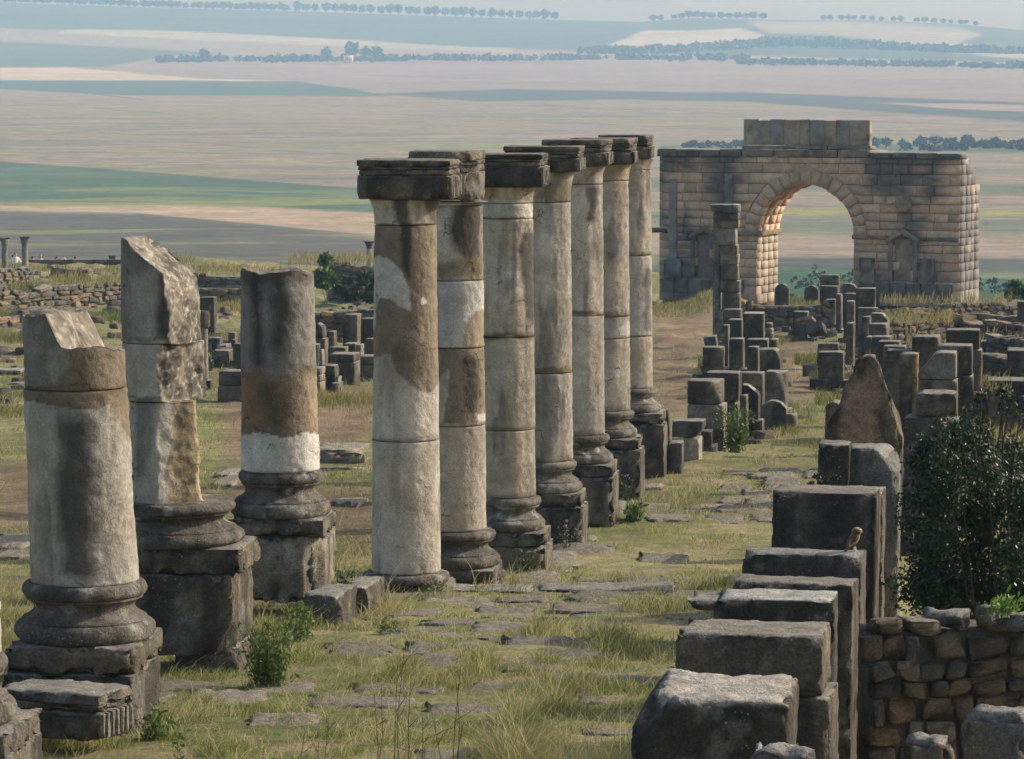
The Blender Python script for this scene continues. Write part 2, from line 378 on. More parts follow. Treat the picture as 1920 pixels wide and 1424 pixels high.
# ------------------------------------------------------------------ stone builders
def _axis(L, step, r):
    n = max(1, int(round((L - 2 * r) / step)))
    return np.concatenate([[-L / 2, -L / 2 + r * .4], np.linspace(-L / 2 + r, L / 2 - r, n + 1), [L / 2 - r * .4, L / 2]])
def block_geo(w, d, h, step=0.08, r=0.02, amp=0.012, chip=0.05, seed=0, cuts=(), bulge=None):
    """a hewn stone: box with worn arrises, uneven faces, broken edges; base at z=0, centred in x and y"""
    r = min(r, w * .2, d * .2, h * .2)
    A, B, C = _axis(w, step, r), _axis(d, step, r), _axis(h, step, r)
    na, nb, nc_ = len(A) - 1, len(B) - 1, len(C) - 1
    L = []
    def face(fix, val, u, v, flip):
        U, Vv = np.meshgrid(np.arange(u[1] + 1), np.arange(v[1] + 1), indexing='ij')
        g = np.zeros(U.shape + (3,), int); g[..., fix] = val; g[..., u[0]] = U; g[..., v[0]] = Vv
        q = np.stack([g[:-1, :-1], g[1:, :-1], g[1:, 1:], g[:-1, 1:]], -2).reshape(-1, 4, 3)
        L.append(q[:, ::-1] if flip else q)
    face(0, 0, (1, nb), (2, nc_), True); face(0, na, (1, nb), (2, nc_), False)
    face(1, 0, (0, na), (2, nc_), False); face(1, nb, (0, na), (2, nc_), True)
    face(2, 0, (0, na), (1, nb), True); face(2, nc_, (0, na), (1, nb), False)
    q = np.concatenate(L); u, inv = np.unique(q.reshape(-1, 3), axis=0, return_inverse=True)
    Fq = inv.reshape(-1, 4)
    p = np.stack([A[u[:, 0]], B[u[:, 1]], C[u[:, 2]]], 1)
    half = np.array([w, d, h]) / 2
    inn = np.clip(p, -(half - r), half - r); de = p - inn
    ln = np.linalg.norm(de, axis=1, keepdims=True); nrm = de / np.maximum(ln, 1e-9)
    p = inn + nrm * np.minimum(ln, r)
    rel = np.sort((half - np.abs(p)) , axis=1)[:, 1]                # distance to the second nearest face: small at edges
    edge = np.exp(-(rel / max(chip * .75, 1e-4)) ** 2)
    o = np.array([seed * 3.17 % 97, seed * 7.31 % 89, seed * 1.93 % 83])
    n_lo = fbm((p + o) * 2.6, seed, 3) - .5; n_hi = fbm((p + o) * 17, seed + 7, 3) - .5
    n_ch = fbm((p + o) * 12.0, seed + 3, 4)
    p = p + nrm * (n_lo * amp * 1.7 + n_hi * amp * 1.3)[:, None]
    p = p - nrm * (edge * sst(0.42, 0.64, n_ch) * chip)[:, None] - np.sign(p) * (edge * sst(0.5, 0.75, n_ch) * chip * .4)[:, None]
    for (nx, ny, nz_, off, rough) in cuts:
        nn = np.array((nx, ny, nz_), float); nn /= np.linalg.norm(nn)
        s = p @ nn - (np.abs(nn) @ half - off) + (fbm((p + o) * 7, seed + 11, 4) - .5) * rough   # off: how deep the corner is broken away
        p = p - nn[None] * np.maximum(s, 0)[:, None]
    p[:, 2] += h / 2
    if bulge is not None: p = bulge(p)
    return p, Fq, nrm
def patina(p, nrm, seed, base=(0.135, 0.120, 0.095), dark=DARK, top=(0.27, 0.245, 0.195), amount=0.6, tint=None):
    """stone colour: dark crust on upright faces in streaks, paler on top, ochre and grey patches"""
    o = np.array([seed * 5.1 % 91, seed * 2.7 % 77, seed * 9.3 % 71])
    c = np.tile(np.asarray(base, float), (len(p), 1))
    c = mix(c, (0.215, 0.17, 0.11), sst(0.50, 0.66, fbm((p + o) * 2.1, seed + 21, 4)) * .7)
    k = fbm(np.stack([p[:, 0] * 7, p[:, 1] * 7, p[:, 2] * 1.3], 1) + o, seed + 22, 4)
    b = fbm((p + o) * 1.7, seed + 23, 4)
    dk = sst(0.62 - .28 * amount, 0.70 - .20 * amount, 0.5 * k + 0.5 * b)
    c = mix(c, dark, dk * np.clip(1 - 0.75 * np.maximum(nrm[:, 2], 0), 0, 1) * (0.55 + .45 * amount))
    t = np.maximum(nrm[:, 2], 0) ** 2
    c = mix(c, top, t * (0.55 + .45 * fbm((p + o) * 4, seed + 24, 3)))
    c = mix(c, (0.36, 0.335, 0.28), sst(0.66, 0.72, fbm((p + o) * 9.5, seed + 25, 4)) * .30)
    if tint is not None: c = c * np.asarray(tint)
    return c
_seed = [100]
def nseed(): _seed[0] += 1; return _seed[0]
def stone(name, w, d, h, loc, rz=0.0, parent=None, Y=30.0, cuts=(), amp=None, chip=None, r=None, pat=None, mat=None, bulge=None, paint=None, seed=None):
    s = seed or nseed()
    step = float(np.clip(Y * 0.0016, 0.028, 0.4)); step = max(step, max(w, d, h) / 44)
    p, f, n = block_geo(w, d, h, step, r or min(0.013, .06 * min(w, d, h)), 0.010 if amp is None else amp, 0.045 if chip is None else chip, s, cuts, bulge)
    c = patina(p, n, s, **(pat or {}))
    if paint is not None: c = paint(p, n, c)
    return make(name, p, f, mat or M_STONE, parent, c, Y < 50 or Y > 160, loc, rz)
ROW = math.radians(-9)                                  # the street's blocks are turned this far
def front(x0, x1, ytop, ybot, Y, depth, rz=ROW, sink=0.0):
    """size and base centre of a block whose front face spans these photo pixels at distance Y"""
    w = m(x1 - x0, Y) / math.cos(rz)
    zb, zt = zpx(ybot, Y) - sink, zpx(ytop, Y)
    cx = at((x0 + x1) / 2, (ytop + ybot) / 2, Y)[0]
    dx, dy = -math.sin(rz), math.cos(rz)
    return w, zt - zb, (cx + dx * depth / 2, Y + dy * depth / 2, zb)

# ------------------------------------------------------------------ columns
BROKEN = [None]                                         # where the last turned stone was broken
def lathe_geo(prof, nseg, seed=0, amp=0.006, freq=5.0, cuts=(), topfn=None, caps=True):
    """surface of revolution, closed by ring caps, worn by noise"""
    prof = np.asarray(prof, float)
    rr, zz = list(prof[:, 0]), list(prof[:, 1])
    if caps:
        k = 9
        rb = [rr[0] * i / k for i in range(1, k)]; rt = [rr[-1] * i / k for i in range(k - 1, 0, -1)]
        rr = [0.001] + rb + rr + rt + [0.001]; zz = [zz[0]] * k + zz + [zz[-1]] * k
    rr, zz = np.array(rr), np.array(zz)
    a = np.linspace(0, 2 * math.pi, nseg, endpoint=False)
    p = np.stack([np.outer(rr, np.cos(a)).ravel(), np.outer(rr, np.sin(a)).ravel(), np.repeat(zz, nseg)], 1)
    i = np.arange(len(rr) * nseg).reshape(len(rr), nseg); j = np.roll(i, -1, 1)
    f = np.stack([i[:-1], j[:-1], j[1:], i[1:]], -1).reshape(-1, 4)
    rad = np.stack([np.cos(np.tile(a, len(rr))), np.sin(np.tile(a, len(rr))), 0 * p[:, 0]], 1)
    o = np.array([seed * 3.1 % 51, seed * 1.7 % 43, seed * .9 % 37])
    d = (fbm((p + o) * freq, seed, 3) - .5) * amp * 3 + (fbm((p + o) * freq * 5, seed + 5, 3) - .5) * amp
    # right-hand (weather) side is pitted
    wside = sst(0.35, 0.85, rad[:, 0] * math.cos(-.35) + rad[:, 1] * math.sin(-.35))
    d = d - wside * np.maximum(0, fbm((p + o) * 22, seed + 8, 2) - .52) * amp * 5
    p = p + rad * d[:, None] * np.clip(np.hypot(p[:, 0], p[:, 1]) / 0.2, 0, 1)[:, None]
    brk = np.zeros(len(p))
    for (nx, ny, nz_, off, rough) in cuts:
        nn = np.array((nx, ny, nz_), float); nn /= np.linalg.norm(nn)
        s = p @ nn - off + (fbm((p + o) * 5, seed + 11, 5) - .5) * rough + (fbm((p + o) * 21, seed + 13, 3) - .5) * .03
        p = p - nn[None] * np.maximum(s, 0)[:, None]; brk = np.maximum(brk, s > 0)
    if topfn is not None:
        pf = p * np.array((1, 1, 0)) + o
        lim = topfn(p[:, 0], p[:, 1]) + (fbm(pf * 6, seed + 12, 4) - .5) * 0.09 + (fbm(pf * 24, seed + 14, 3) - .5) * .03
        brk = np.maximum(brk, p[:, 2] > lim); p[:, 2] = np.where(p[:, 2] > lim, lim, p[:, 2])
    BROKEN[0] = brk
    return p, f
def shaft_colour(origin, base=LIME, patches=(), seed=0, grey=0.55, joint=()):
    """limestone with weathered grey right side, streaks, and the photographed patches of brown stone, plaster and stain"""
    origin = np.asarray(origin, float)
    def fn(p):
        w = p + origin
        q = proj(w); j1 = fbm(w * 6.0, seed + 1, 4) - .5; j2 = fbm(w * 6.0 + 31, seed + 2, 4) - .5
        k = F / w[:, 1].mean()
        px, py = q[:, 0] + j1 * .10 * k, q[:, 1] + j2 * .10 * k
        c = np.tile(np.asarray(base, float), (len(p), 1))
        c = mix(c, PALE, sst(.45, .65, fbm(w * 1.8, seed + 3, 4)) * .5)
        c = mix(c, TAN, sst(.52, .70, fbm(w * 2.6, seed + 4, 4)) * .35)
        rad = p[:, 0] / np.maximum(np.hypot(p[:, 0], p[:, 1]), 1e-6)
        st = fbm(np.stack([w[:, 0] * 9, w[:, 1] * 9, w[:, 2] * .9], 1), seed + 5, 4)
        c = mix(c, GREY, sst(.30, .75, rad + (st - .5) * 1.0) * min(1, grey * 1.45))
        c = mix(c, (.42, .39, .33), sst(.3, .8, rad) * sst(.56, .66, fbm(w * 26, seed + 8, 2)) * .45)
        c = mix(c, (.085, .078, .066), sst(.585, .70, fbm(np.stack([w[:, 0] * 6, w[:, 1] * 6, w[:, 2] * 1.1], 1), seed + 9, 4)) * .55)
        c = mix(c, GREY * .75, sst(.56, .68, st) * .26)
        for poly, colr, soft, amt in patches:
            a = polymask(px, py, poly, soft) * amt
            v = np.asarray(colr)[None] * (0.75 + .5 * fbm(w * 5.5, seed + 6, 4))[:, None]
            c = c * (1 - a[:, None]) + v * a[:, None]
        for yj, hw, amt in joint:                       # moss and dirt gathered at a drum joint
            a = np.exp(-((py - yj) / hw) ** 2) * amt * sst(.3, .6, fbm(w * 4, seed + 7, 3) + .12)
            c = mix(c, (0.085, 0.068, 0.03), a)
        return c
    return fn
def drum(parent, origin, z0, z1, r0, r1, seed, colour, Y=33.0, topfn=None, cuts=(), name='drum', amp=0.006, off=(0, 0), keep=.1):
    step = max(0.012, Y * 0.00055)
    nz_ = max(4, int((z1 - z0) / step)); nseg = 112 if Y < 45 else 84
    e = 0.012
    t = np.linspace(0, 1, nz_)
    prof = [(r0 - e, z0)] + [(r0 + (r1 - r0) * k, z0 + e * .5 + (z1 - z0 - e) * k) for k in t] + [(r1 - e, z1)]
    p, f = lathe_geo(prof, nseg, seed, amp, 5.0, cuts, topfn)
    if callable(off): p[:, 0] += off(p[:, 2])
    else: p[:, 0] += off[0]; p[:, 1] += off[1]
    c = colour(p)
    if keep < 1 and BROKEN[0] is not None:              # fresh broken stone: coarse, speckled, no crust
        sp = fbm(p * 34, seed + 41, 3); q = fbm(p * 6, seed + 42, 4)
        bc = mix(mix(np.tile(np.array((.20, .17, .13)), (len(p), 1)), (.085, .072, .055), sst(.5, .64, q)), (.46, .43, .38), sst(.56, .68, sp) * .7)
        c = mix(c, bc, BROKEN[0] * (1 - keep))
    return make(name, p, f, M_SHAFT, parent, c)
def torus_profile(levels):
    """levels: list of (kind, z0, z1, r0, r1) from the bottom up"""
    out = []
    for kind, z0, z1, r0, r1 in levels:
        if kind == 'torus':
            for t in np.linspace(-math.pi / 2, math.pi / 2, 11): out.append((r0 + (r1 - r0) * math.cos(t), (z0 + z1) / 2 + (z1 - z0) / 2 * math.sin(t)))
        elif kind == 'scotia':
            for t in np.linspace(0, 1, 9): out.append((r0 + (r1 - r0) * t - 0.17 * abs(r0) * math.sin(math.pi * t) * .8, z0 + (z1 - z0) * t))
        else:
            for t in np.linspace(0, 1, 4): out.append((r0 + (r1 - r0) * t, z0 + (z1 - z0) * t))
    return out
def attic_base(parent, origin, Y, z0, z1, rs, r_lo, r_up, seed, tint=(1, 1, 1), dark=.5, name='base', cuts=()):
    H = z1 - z0
    pr = torus_profile([('torus', z0, z0 + .34 * H, r_lo * .86, r_lo), ('fillet', z0 + .34 * H, z0 + .39 * H, r_lo * .90, r_lo * .88),
                        ('scotia', z0 + .39 * H, z0 + .70 * H, r_lo * .87, r_up * .90), ('fillet', z0 + .70 * H, z0 + .74 * H, r_up * .93, r_up * .93),
                        ('torus', z0 + .74 * H, z1 - .02 * H, r_up * .90, r_up), ('fillet', z1 - .02 * H, z1, rs * 1.0, rs * .97)])
    p, f = lathe_geo(pr, 96, seed, 0.008, 4.0, cuts)
    w = p + np.asarray(origin)
    c = np.tile(np.array((0.16, 0.142, 0.115)), (len(p), 1))
    c = mix(c, (0.30, 0.275, 0.225), sst(.50, .66, fbm(w * 3.0, seed + 1, 4)) * .75)
    c = mix(c, DARK, sst(.46, .60, fbm(w * np.array((4, 4, 2.0)), seed + 2, 4)) * dark)
    c = mix(c, (0.44, 0.43, 0.40), sst(.64, .72, fbm(w * 7.5, seed + 3, 4)) * .7)
    return make(name, p, f, M_STONE, parent, c * np.asarray(tint))
def px_col(name, label, Y, xc, ybase, group=None, lean=0.0, dx=0.0):
    x = at(xc, ybase, Y)[0]; z = zpx(ybase, Y)
    t = thing(name, label, 'column', (x, Y, z), 0.0, group)
    return t, np.array((x, Y, z))
def zl(o, py): return zpx(py, o[1]) - o[2]              # local height of a photo row on this column
def plinth_block(t, o, name, x0, x1, ytop, ybot, depth=None, rz=None, **kw):
    """square block under a column; x0..x1 its front face in photo pixels"""
    Y = o[1]; rz = math.radians(-6) if rz is None else rz
    w = m(x1 - x0, Y) / math.cos(rz); d = depth or w
    cx = at((x0 + x1) / 2, ytop, Y)[0]
    yf = -d / 2
    fx = cx - o[0]
    # front face centre sits half a depth before the column's axis
    return stone(name, w, d, zpx(ytop, Y) - zpx(ybot, Y), (fx - math.sin(rz) * 0.5 * d, 0.0, zl(o, ybot)), rz, t, Y, **kw)
def capital(t, o, x0, x1, ytop, ybot, seed, ribs=True, rz=math.radians(-6), d=None, cuts=(), yneck=None, rneck=None, split=.42):
    """black-crusted slab capital: lower block, recessed moulding, upper fascia, fluted right end"""
    Y = o[1]; w = m(x1 - x0, Y) / math.cos(rz); d = d or w * .92
    cx = at((x0 + x1) / 2, ytop, Y)[0] - o[0]
    zt, zb = zl(o, ytop), zl(o, ybot); H = zt - zb
    RC = random.Random(seed); split = RC.uniform(.36, .5)
    cuts = tuple(cuts) + tuple((RC.choice((-1, 1)) * RC.uniform(.4, .9), -RC.uniform(.2, .9), RC.uniform(-.2, .8), RC.uniform(.03, .10), .08) for _ in range(2))
    loc = lambda z: (cx - math.sin(rz) * .5 * d, 0.0, z)
    kw = dict(base=(0.125, 0.11, 0.085), amount=.7, top=(0.2, 0.18, 0.145))
    kk = 1 + .55 * ((seed // 100) % 4) / 3; kw['base'] = tuple(q * kk for q in kw['base']); kw['amount'] = .74 - .12 * (kk - 1)
    cb = stone('capital_block', w * .99, d * .98, H * (1 - split), loc(zb), rz, t, Y, cuts, .010, .022, .014, kw, seed=seed)
    stone('moulding', w * .975, d * .965, H * split * .36, loc(zb + H * (1 - split)), rz, t, Y, cuts, .006, .015, .012, kw, seed=seed + 1)
    stone('moulding', w * .985, d * .97, H * split * .22, loc(zb + H * (1 - split * .64)), rz, t, Y, cuts, .006, .015, .012, kw, seed=seed + 2)
    stone('abacus', w, d * .99, H * split * .42, loc(zb + H * (1 - split * .42)), rz, t, Y, cuts, .008, .016, .014, kw, seed=seed + 3)
    if ribs:
        for k in range(6):
            u = (-.42 + .84 * k / 5) * d
            lx, ly = w * .4925 + .004, u
            stone('flute', .035, d * .075, H * (1 - split) * .86, (lx, ly, H * .06), 0, cb, Y, (), .004, .01, .014, dict(base=(0.24, .225, .19), amount=.3), seed=seed + 10 + k)
def neck(t, o, ytop, ybot, r_lo, r_up, seed, colour, Y):
    z0, z1 = zl(o, ybot), zl(o, ytop)
    pr = [(r_lo + (r_up - r_lo) * k ** 2.6, z0 + (z1 - z0) * k) for k in np.linspace(0, 1, 14)]
    p, f = lathe_geo(pr, 96, seed, .006)
    return make('neck', p, f, M_SHAFT, t, colour(p))

# ------------------------------------------------------------------ the row of seven standing columns
BLK = np.array((0.045, 0.040, 0.032)); MOSS = np.array((0.15, 0.115, 0.05)); WHITE = np.array((0.53, 0.50, 0.44)); WARM = np.array((0.44, 0.365, 0.27))
G_COL = 'columns of the standing row'
PED = dict(base=(0.155, 0.136, 0.105), amount=.62, top=(.24, .225, .19))
def std_column(label, Y, xc, rb, rt, ys, cap, ped, base, drums, patches, joints, seed, base_col=LIME, grey=.55, ribs=True, capcuts=(), foot=None, pedpat=None):
    """ys=(shaft bottom, neck bottom, neck top) rows; cap=(x0,x1,top,bottom); ped=(x0,x1,plinth top,plinth bottom,foot); base=(r_lo,r_up) px"""
    t, o = px_col('standing_column', label, Y, xc, ped[4], G_COL)
    col = shaft_colour(o, base_col, patches, seed, grey, joints)
    k = Y / F
    lv = [ys[0]] + list(drums) + [ys[1]]
    for a_, b_ in zip(lv[:-1], lv[1:]):
        f0 = (ys[0] - a_) / (ys[0] - ys[1]); f1 = (ys[0] - b_) / (ys[0] - ys[1])
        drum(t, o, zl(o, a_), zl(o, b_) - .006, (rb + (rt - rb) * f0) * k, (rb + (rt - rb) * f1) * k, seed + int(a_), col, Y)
    neck(t, o, ys[2], ys[1], rt * k, rt * 1.17 * k, seed + 50, col, Y)
    capital(t, o, cap[0], cap[1], cap[2], cap[3], seed + 60, ribs, cuts=capcuts)
    attic_base(t, o, Y, zl(o, ped[2]), zl(o, ys[0]), rb * k, base[0] * k, base[1] * k, seed + 70)
    if ped[3]:
        plinth_block(t, o, 'plinth', ped[0], ped[1], ped[2], ped[3], pat=PED, chip=.05)
        plinth_block(t, o, 'pedestal', ped[0] - 3, ped[1] + 3, ped[3] + .8, ped[4] + 10, pat=pedpat or PED, chip=.06)
    return t, o
c1_brown = [(700, 421), (832, 421), (832, 713), (812, 730), (800, 736), (785, 730), (756, 713), (742, 690), (733, 664), (722, 660), (703, 674), (696, 660), (700, 600)]
c1_pale = [(696, 478), (722, 480), (745, 500), (760, 525), (766, 545), (767, 582), (745, 570), (730, 558), (712, 560), (696, 612)]
std_column('nearest and shortest-based column of the standing row, with brown and plaster patched shaft', 33.2, 762, 66, 58, (1070, 420, 373), (668, 846, 299, 372), (676, 838, 1152, None, 1122), (88, 83), (823,), 
    [(c1_brown, BROWN, 1.5, .92), (c1_pale, PALE, 1.5, 1), ([(748, 415), (772, 415), (770, 470), (766, 530), (754, 505)], (.05, .042, .03), 3, .9),
     ([(785, 558), (794, 558), (794, 571), (785, 570)], WHITE, 0, 1), ([(700, 373), (722, 373), (716, 420), (706, 420)], PALE, 2, .6), ([(790, 370), (835, 370), (826, 425), (805, 420)], BLK, 4, .8), ([(735, 372), (765, 372), (768, 420), (745, 420)], BLK, 4, .85),
     ([(690, 640), (705, 600), (712, 600), (704, 668), (690, 690)], TAN, 2, .7)], [(823, 3, .5)], 1000, LIME * 1.05, .35)
std_column('second column of the standing row, capital eroded into a ragged lump at its right end', 36.8, 853, 59.5, 53, (991, 385, 378), (763, 897, 283, 374), (768, 926, 1059, 1087, 1112), (86, 78), (795, 650, 524),
    [([(848, 385), (905, 385), (903, 520), (880, 515), (855, 470), (846, 430)], BLK, 6, .92), ([(820, 492), (905, 480), (908, 526), (820, 526)], MOSS, 5, .6),
     ([(820, 525), (915, 525), (915, 650), (820, 650)], (.42, .41, .38), 2, .7), ([(868, 612), (885, 592), (905, 582), (914, 600), (912, 655), (866, 655)], BROWN * 1.3, 1, .9),
     ([(820, 650), (918, 650), (918, 796), (830, 796), (838, 740), (846, 706), (838, 690), (820, 720)], BROWN * 1.05, 1, .92), ([(868, 670), (896, 668), (897, 790), (880, 770)], BLK, 5, .9),
     ([(895, 775), (912, 772), (912, 792), (896, 792)], PALE, 1, .9), ([(840, 945), (870, 940), (885, 965), (872, 995), (835, 995)], BROWN * 1.6, 2, .5)], [(795, 3, .4)], 1100, LIME, .4, False,
    capcuts=((.72, -.69, .1, .17, .20),))
std_column('third column of the standing row, dark vertical gashes down the upper right of its shaft', 40.4, 951, 54, 48.5, (929, 380, 350), (872, 1016, 288, 349), (888, 1021, 991, 1017, 1078), (73, 66), (803, 630, 409),
    [([(975, 440), (1004, 432), (1004, 610), (985, 590), (978, 520)], (.06, .054, .045), 3, .9), ([(895, 350), (935, 350), (925, 376), (910, 370), (895, 360)], (.30, .15, .07), 4, .55), ([(890, 380), (1005, 380), (1005, 409), (890, 409)], WHITE, 2, .6),
     ([(985, 350), (1004, 352), (1000, 372)], (.28, .14, .06), 3, .5)], [(630, 6, .95), (803, 3, .6), (409, 2, .7), (929, 5, .5)], 1200, WARM, .6)
std_column('fourth column of the standing row, mossy brown ring two thirds down its shaft', 44.0, 1025, 49.8, 44.5, (862, 378, 322), (941, 1084, 274, 321), (961, 1089, 920, 943, 1036), (68, 57), (697,),
    [([(1000, 345), (1075, 345), (1075, 378), (1000, 378)], MOSS, 4, .7), ([(980, 378), (1020, 378), (1012, 430), (1000, 470), (980, 480)], TAN * 1.1, 6, .5), ([(1022, 382), (1042, 382), (1040, 440), (1026, 450)], GREY, 6, .5), ([(980, 688), (1080, 688), (1080, 701), (980, 701)], MOSS * .9, 1, .9)],
    [(862, 6, .8)], 1300, LIME, .55)
std_column('fifth column of the standing row, brown seam below its middle and clean rounded base', 47.6, 1088, 46, 41, (813, 345, 311), (1013, 1138, 262, 311), (1022, 1147, 866, 887, 974), (63, 56), (590,),
    [([(1105, 350), (1120, 350), (1120, 418), (1100, 418)], (.065, .06, .05), 4, .9), ([(1112, 600), (1140, 590), (1140, 815), (1108, 815)], GREY * 1.15, 6, .5), ([(1060, 335), (1105, 335), (1100, 352), (1060, 350)], (.28, .17, .09), 4, .5), ([(1050, 584), (1140, 584), (1140, 593), (1050, 592)], MOSS * .8, 1, .9)],
    [(813, 4, .6)], 1400, LIME * 1.03, .55)
std_column('sixth column of the standing row, mossy ring and pale band at mid height', 51.2, 1139, 42.8, 38, (768, 338, 308), (1068, 1186, 259, 308), (1077, 1196, 818, 838, 930), (57, 51), (633, 592),
    [([(1090, 305), (1184, 305), (1184, 340), (1090, 340)], TAN, 4, .7), ([(1090, 596), (1185, 600), (1185, 632), (1090, 630)], (.38, .37, .33), 2, .7)], [(592, 7, .95), (768, 4, .5)], 1500, WARM, .55)
std_column('farthest column of the standing row, drums out of line with a notch at mid height', 54.8, 1184, 40, 35, (726, 318, 298), (1120, 1218, 253, 298), (1127, 1240, 771, 790, 888), (56, 49), (629, 478),
    [([(1165, 478), (1225, 478), (1225, 630), (1165, 630)], (.42, .40, .35), 1, .5), ([(1206, 500), (1220, 500), (1222, 625), (1208, 620)], (.08, .074, .065), 4, .8)], [(478, 3, .7), (629, 2, .6)], 1600, WARM, .5)

# ------------------------------------------------------------------ the broken columns on the left
G_BRK = 'broken columns on the left'
# nearest whole one
t, o = px_col('broken_column', 'broad broken column with sloping top and brown band, leftmost in full view', 23.2, 162, 1358, G_BRK)
patA = [([(40, 560), (260, 560), (262, 735), (40, 735)], (.13, .115, .09), 2, .75), ([(140, 660), (262, 640), (264, 725), (130, 728), (105, 705)], BROWN * .85, 5, .8),
        ([(40, 726), (262, 718), (268, 840), (262, 850), (250, 838), (236, 800), (212, 752), (178, 768), (150, 772), (112, 764), (60, 752), (40, 752)], BROWN * .85, 0, .95),
        ([(90, 655), (125, 650), (135, 690), (105, 720), (92, 690)], (.30, .27, .23), 3, .7),
        ([(112, 790), (165, 775), (180, 900), (172, 1000), (180, 1090), (112, 1090), (104, 950)], (.06, .056, .048), 14, .9),
        ([(60, 765), (85, 765), (88, 1090), (60, 1090)], (.40, .34, .25), 7, .5), ([(88, 775), (108, 770), (108, 960), (98, 1000)], (.40, .35, .27), 4, .5), ([(225, 1025), (270, 1025), (270, 1090), (230, 1088)], (.30, .28, .24), 4, .6)]
colA = shaft_colour(o, (.34, .31, .255), patA, 2000, .25, [(727, 3, .8)])
k = 23.2 / F
leanA = lambda z: -.036 * (z - zl(o, 1088))
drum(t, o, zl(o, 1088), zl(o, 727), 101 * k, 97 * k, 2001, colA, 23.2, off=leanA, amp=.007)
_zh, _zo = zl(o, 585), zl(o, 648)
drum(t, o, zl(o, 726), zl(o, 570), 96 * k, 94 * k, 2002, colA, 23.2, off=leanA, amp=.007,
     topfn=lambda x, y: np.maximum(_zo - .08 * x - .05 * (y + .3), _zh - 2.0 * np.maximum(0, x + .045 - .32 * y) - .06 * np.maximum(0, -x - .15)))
attic_base(t, o, 23.2, zl(o, 1196), zl(o, 1086), 101 * k, 133 * k, 118 * k, 2010)
plinth_block(t, o, 'plinth', 18, 268, 1194, 1243, pat=PED, chip=.05, depth=.93)
plinth_block(t, o, 'pedestal', 16, 264, 1244, 1374, pat=dict(base=(.135, .125, .105), amount=.6, top=(.24, .225, .19)), chip=.08, depth=.93, cuts=((.8, -.6, -.3, .12, .05),))
# shattered one behind it
t, o = px_col('broken_column', 'shattered column with a tall jagged shard on top, ochre broken face below', 26.6, 326, 1212, G_BRK)
k = 26.6 / F
patB = [([(225, 440), (380, 440), (380, 640), (225, 640)], (.12, .112, .095), 4, .75), ([(240, 520), (285, 500), (292, 640), (245, 640)], (.33, .30, .25), 8, .8),
        ([(300, 470), (345, 560), (338, 640), (296, 640)], (.05, .045, .037), 6, .9), ([(304, 645), (340, 645), (336, 750), (302, 745)], (.045, .04, .033), 5, .92),
        ([(255, 745), (290, 745), (288, 850), (255, 900)], (.10, .095, .085), 5, .6), ([(322, 745), (425, 740), (425, 950), (318, 945)], (.30, .225, .12), 2, .85),
        ([(330, 745), (352, 745), (358, 900), (340, 930)], (.09, .065, .035), 4, .7), ([(372, 742), (388, 742), (392, 850), (376, 860)], (.35, .28, .10), 4, .6)]
colB = shaft_colour(o, (.37, .335, .275), patB, 2100, .25, [(748, 3, .8), (640, 3, .7)])
drum(t, o, zl(o, 944), zl(o, 749), 85 * k, 84 * k, 2101, colB, 26.6, cuts=((.52, -.85, 0, .235, .05), (.97, .1, .08, .30, .10)), amp=.007, off=(.015, 0), keep=.8)
drum(t, o, zl(o, 747), zl(o, 641), 83 * k, 81 * k, 2102, colB, 26.6, cuts=((.86, -.5, .10, .17 + .1 * zl(o, 700), .16),), amp=.007, off=(-.045, 0))
zB = zl(o, 560)
drum(t, o, zl(o, 640), zl(o, 445), 80 * k, 78 * k, 2103, colB, 26.6, cuts=((.60, -.15, .79, -.10 + .79 * zl(o, 462), .10), (.93, -.36, .12, .165 + .12 * zB, .10)), amp=.007, off=(-.058, 0))
attic_base(t, o, 26.6, zl(o, 1016), zl(o, 936), 86 * k, 135 * k, 118 * k, 2110, cuts=((-.6, -.8, 0, .42, .02),))
plinth_block(t, o, 'plinth', 210, 460, 1014, 1062, pat=PED, chip=.05, depth=.9)
plinth_block(t, o, 'pedestal', 208, 448, 1063, 1212, pat=dict(base=(.12, .11, .09), amount=.7, top=(.24, .225, .19)), chip=.07, depth=.9, cuts=((.7, -.7, -.35, .12, .04),))
# third one, patched brown and white
t, o = px_col('broken_column', 'flat-topped broken column with dark upper half, brown band and white plaster foot', 30.8, 527, 1112, G_BRK)
k = 30.8 / F
patC = [([(430, 480), (620, 480), (620, 690), (566, 684), (548, 700), (520, 706), (490, 694), (470, 700), (430, 700)], (.155, .148, .13), 0, .85),
        ([(468, 512), (492, 510), (496, 690), (474, 690)], (.045, .042, .034), 9, .9), ([(510, 508), (540, 508), (548, 600), (526, 690), (512, 640)], (.05, .047, .04), 10, .85), ([(440, 505), (590, 503), (590, 530), (440, 535)], (.06, .05, .038), 6, .6),
        ([(430, 700), (470, 700), (490, 694), (520, 706), (548, 700), (566, 684), (620, 690), (620, 812), (560, 816), (530, 820), (500, 812), (430, 812)], BROWN * .85, 0, .97),
        ([(452, 700), (485, 700), (490, 800), (452, 800)], (.25, .135, .06), 8, .6), ([(490, 720), (530, 712), (540, 800), (500, 806)], (.085, .06, .035), 8, .6), ([(575, 700), (605, 700), (605, 812), (580, 806)], (.30, .235, .15), 5, .55),
        ([(430, 814), (500, 812), (530, 820), (560, 816), (620, 812), (620, 885), (430, 885)], WHITE, 0, .92)]
colC = shaft_colour(o, LIME, patC, 2200, .2)
drum(t, o, zl(o, 880), zl(o, 500), 74 * k, 68.5 * k, 2201, colC, 30.8, topfn=lambda x, y: zl(o, 508) + .02 * np.sin(x * 14) + 0 * y, amp=.008, off=lambda z: -.02 * (z - zl(o, 880)) / 1.8)
attic_base(t, o, 30.8, zl(o, 966), zl(o, 880), 75 * k, 95 * k, 80 * k, 2210, dark=.85)
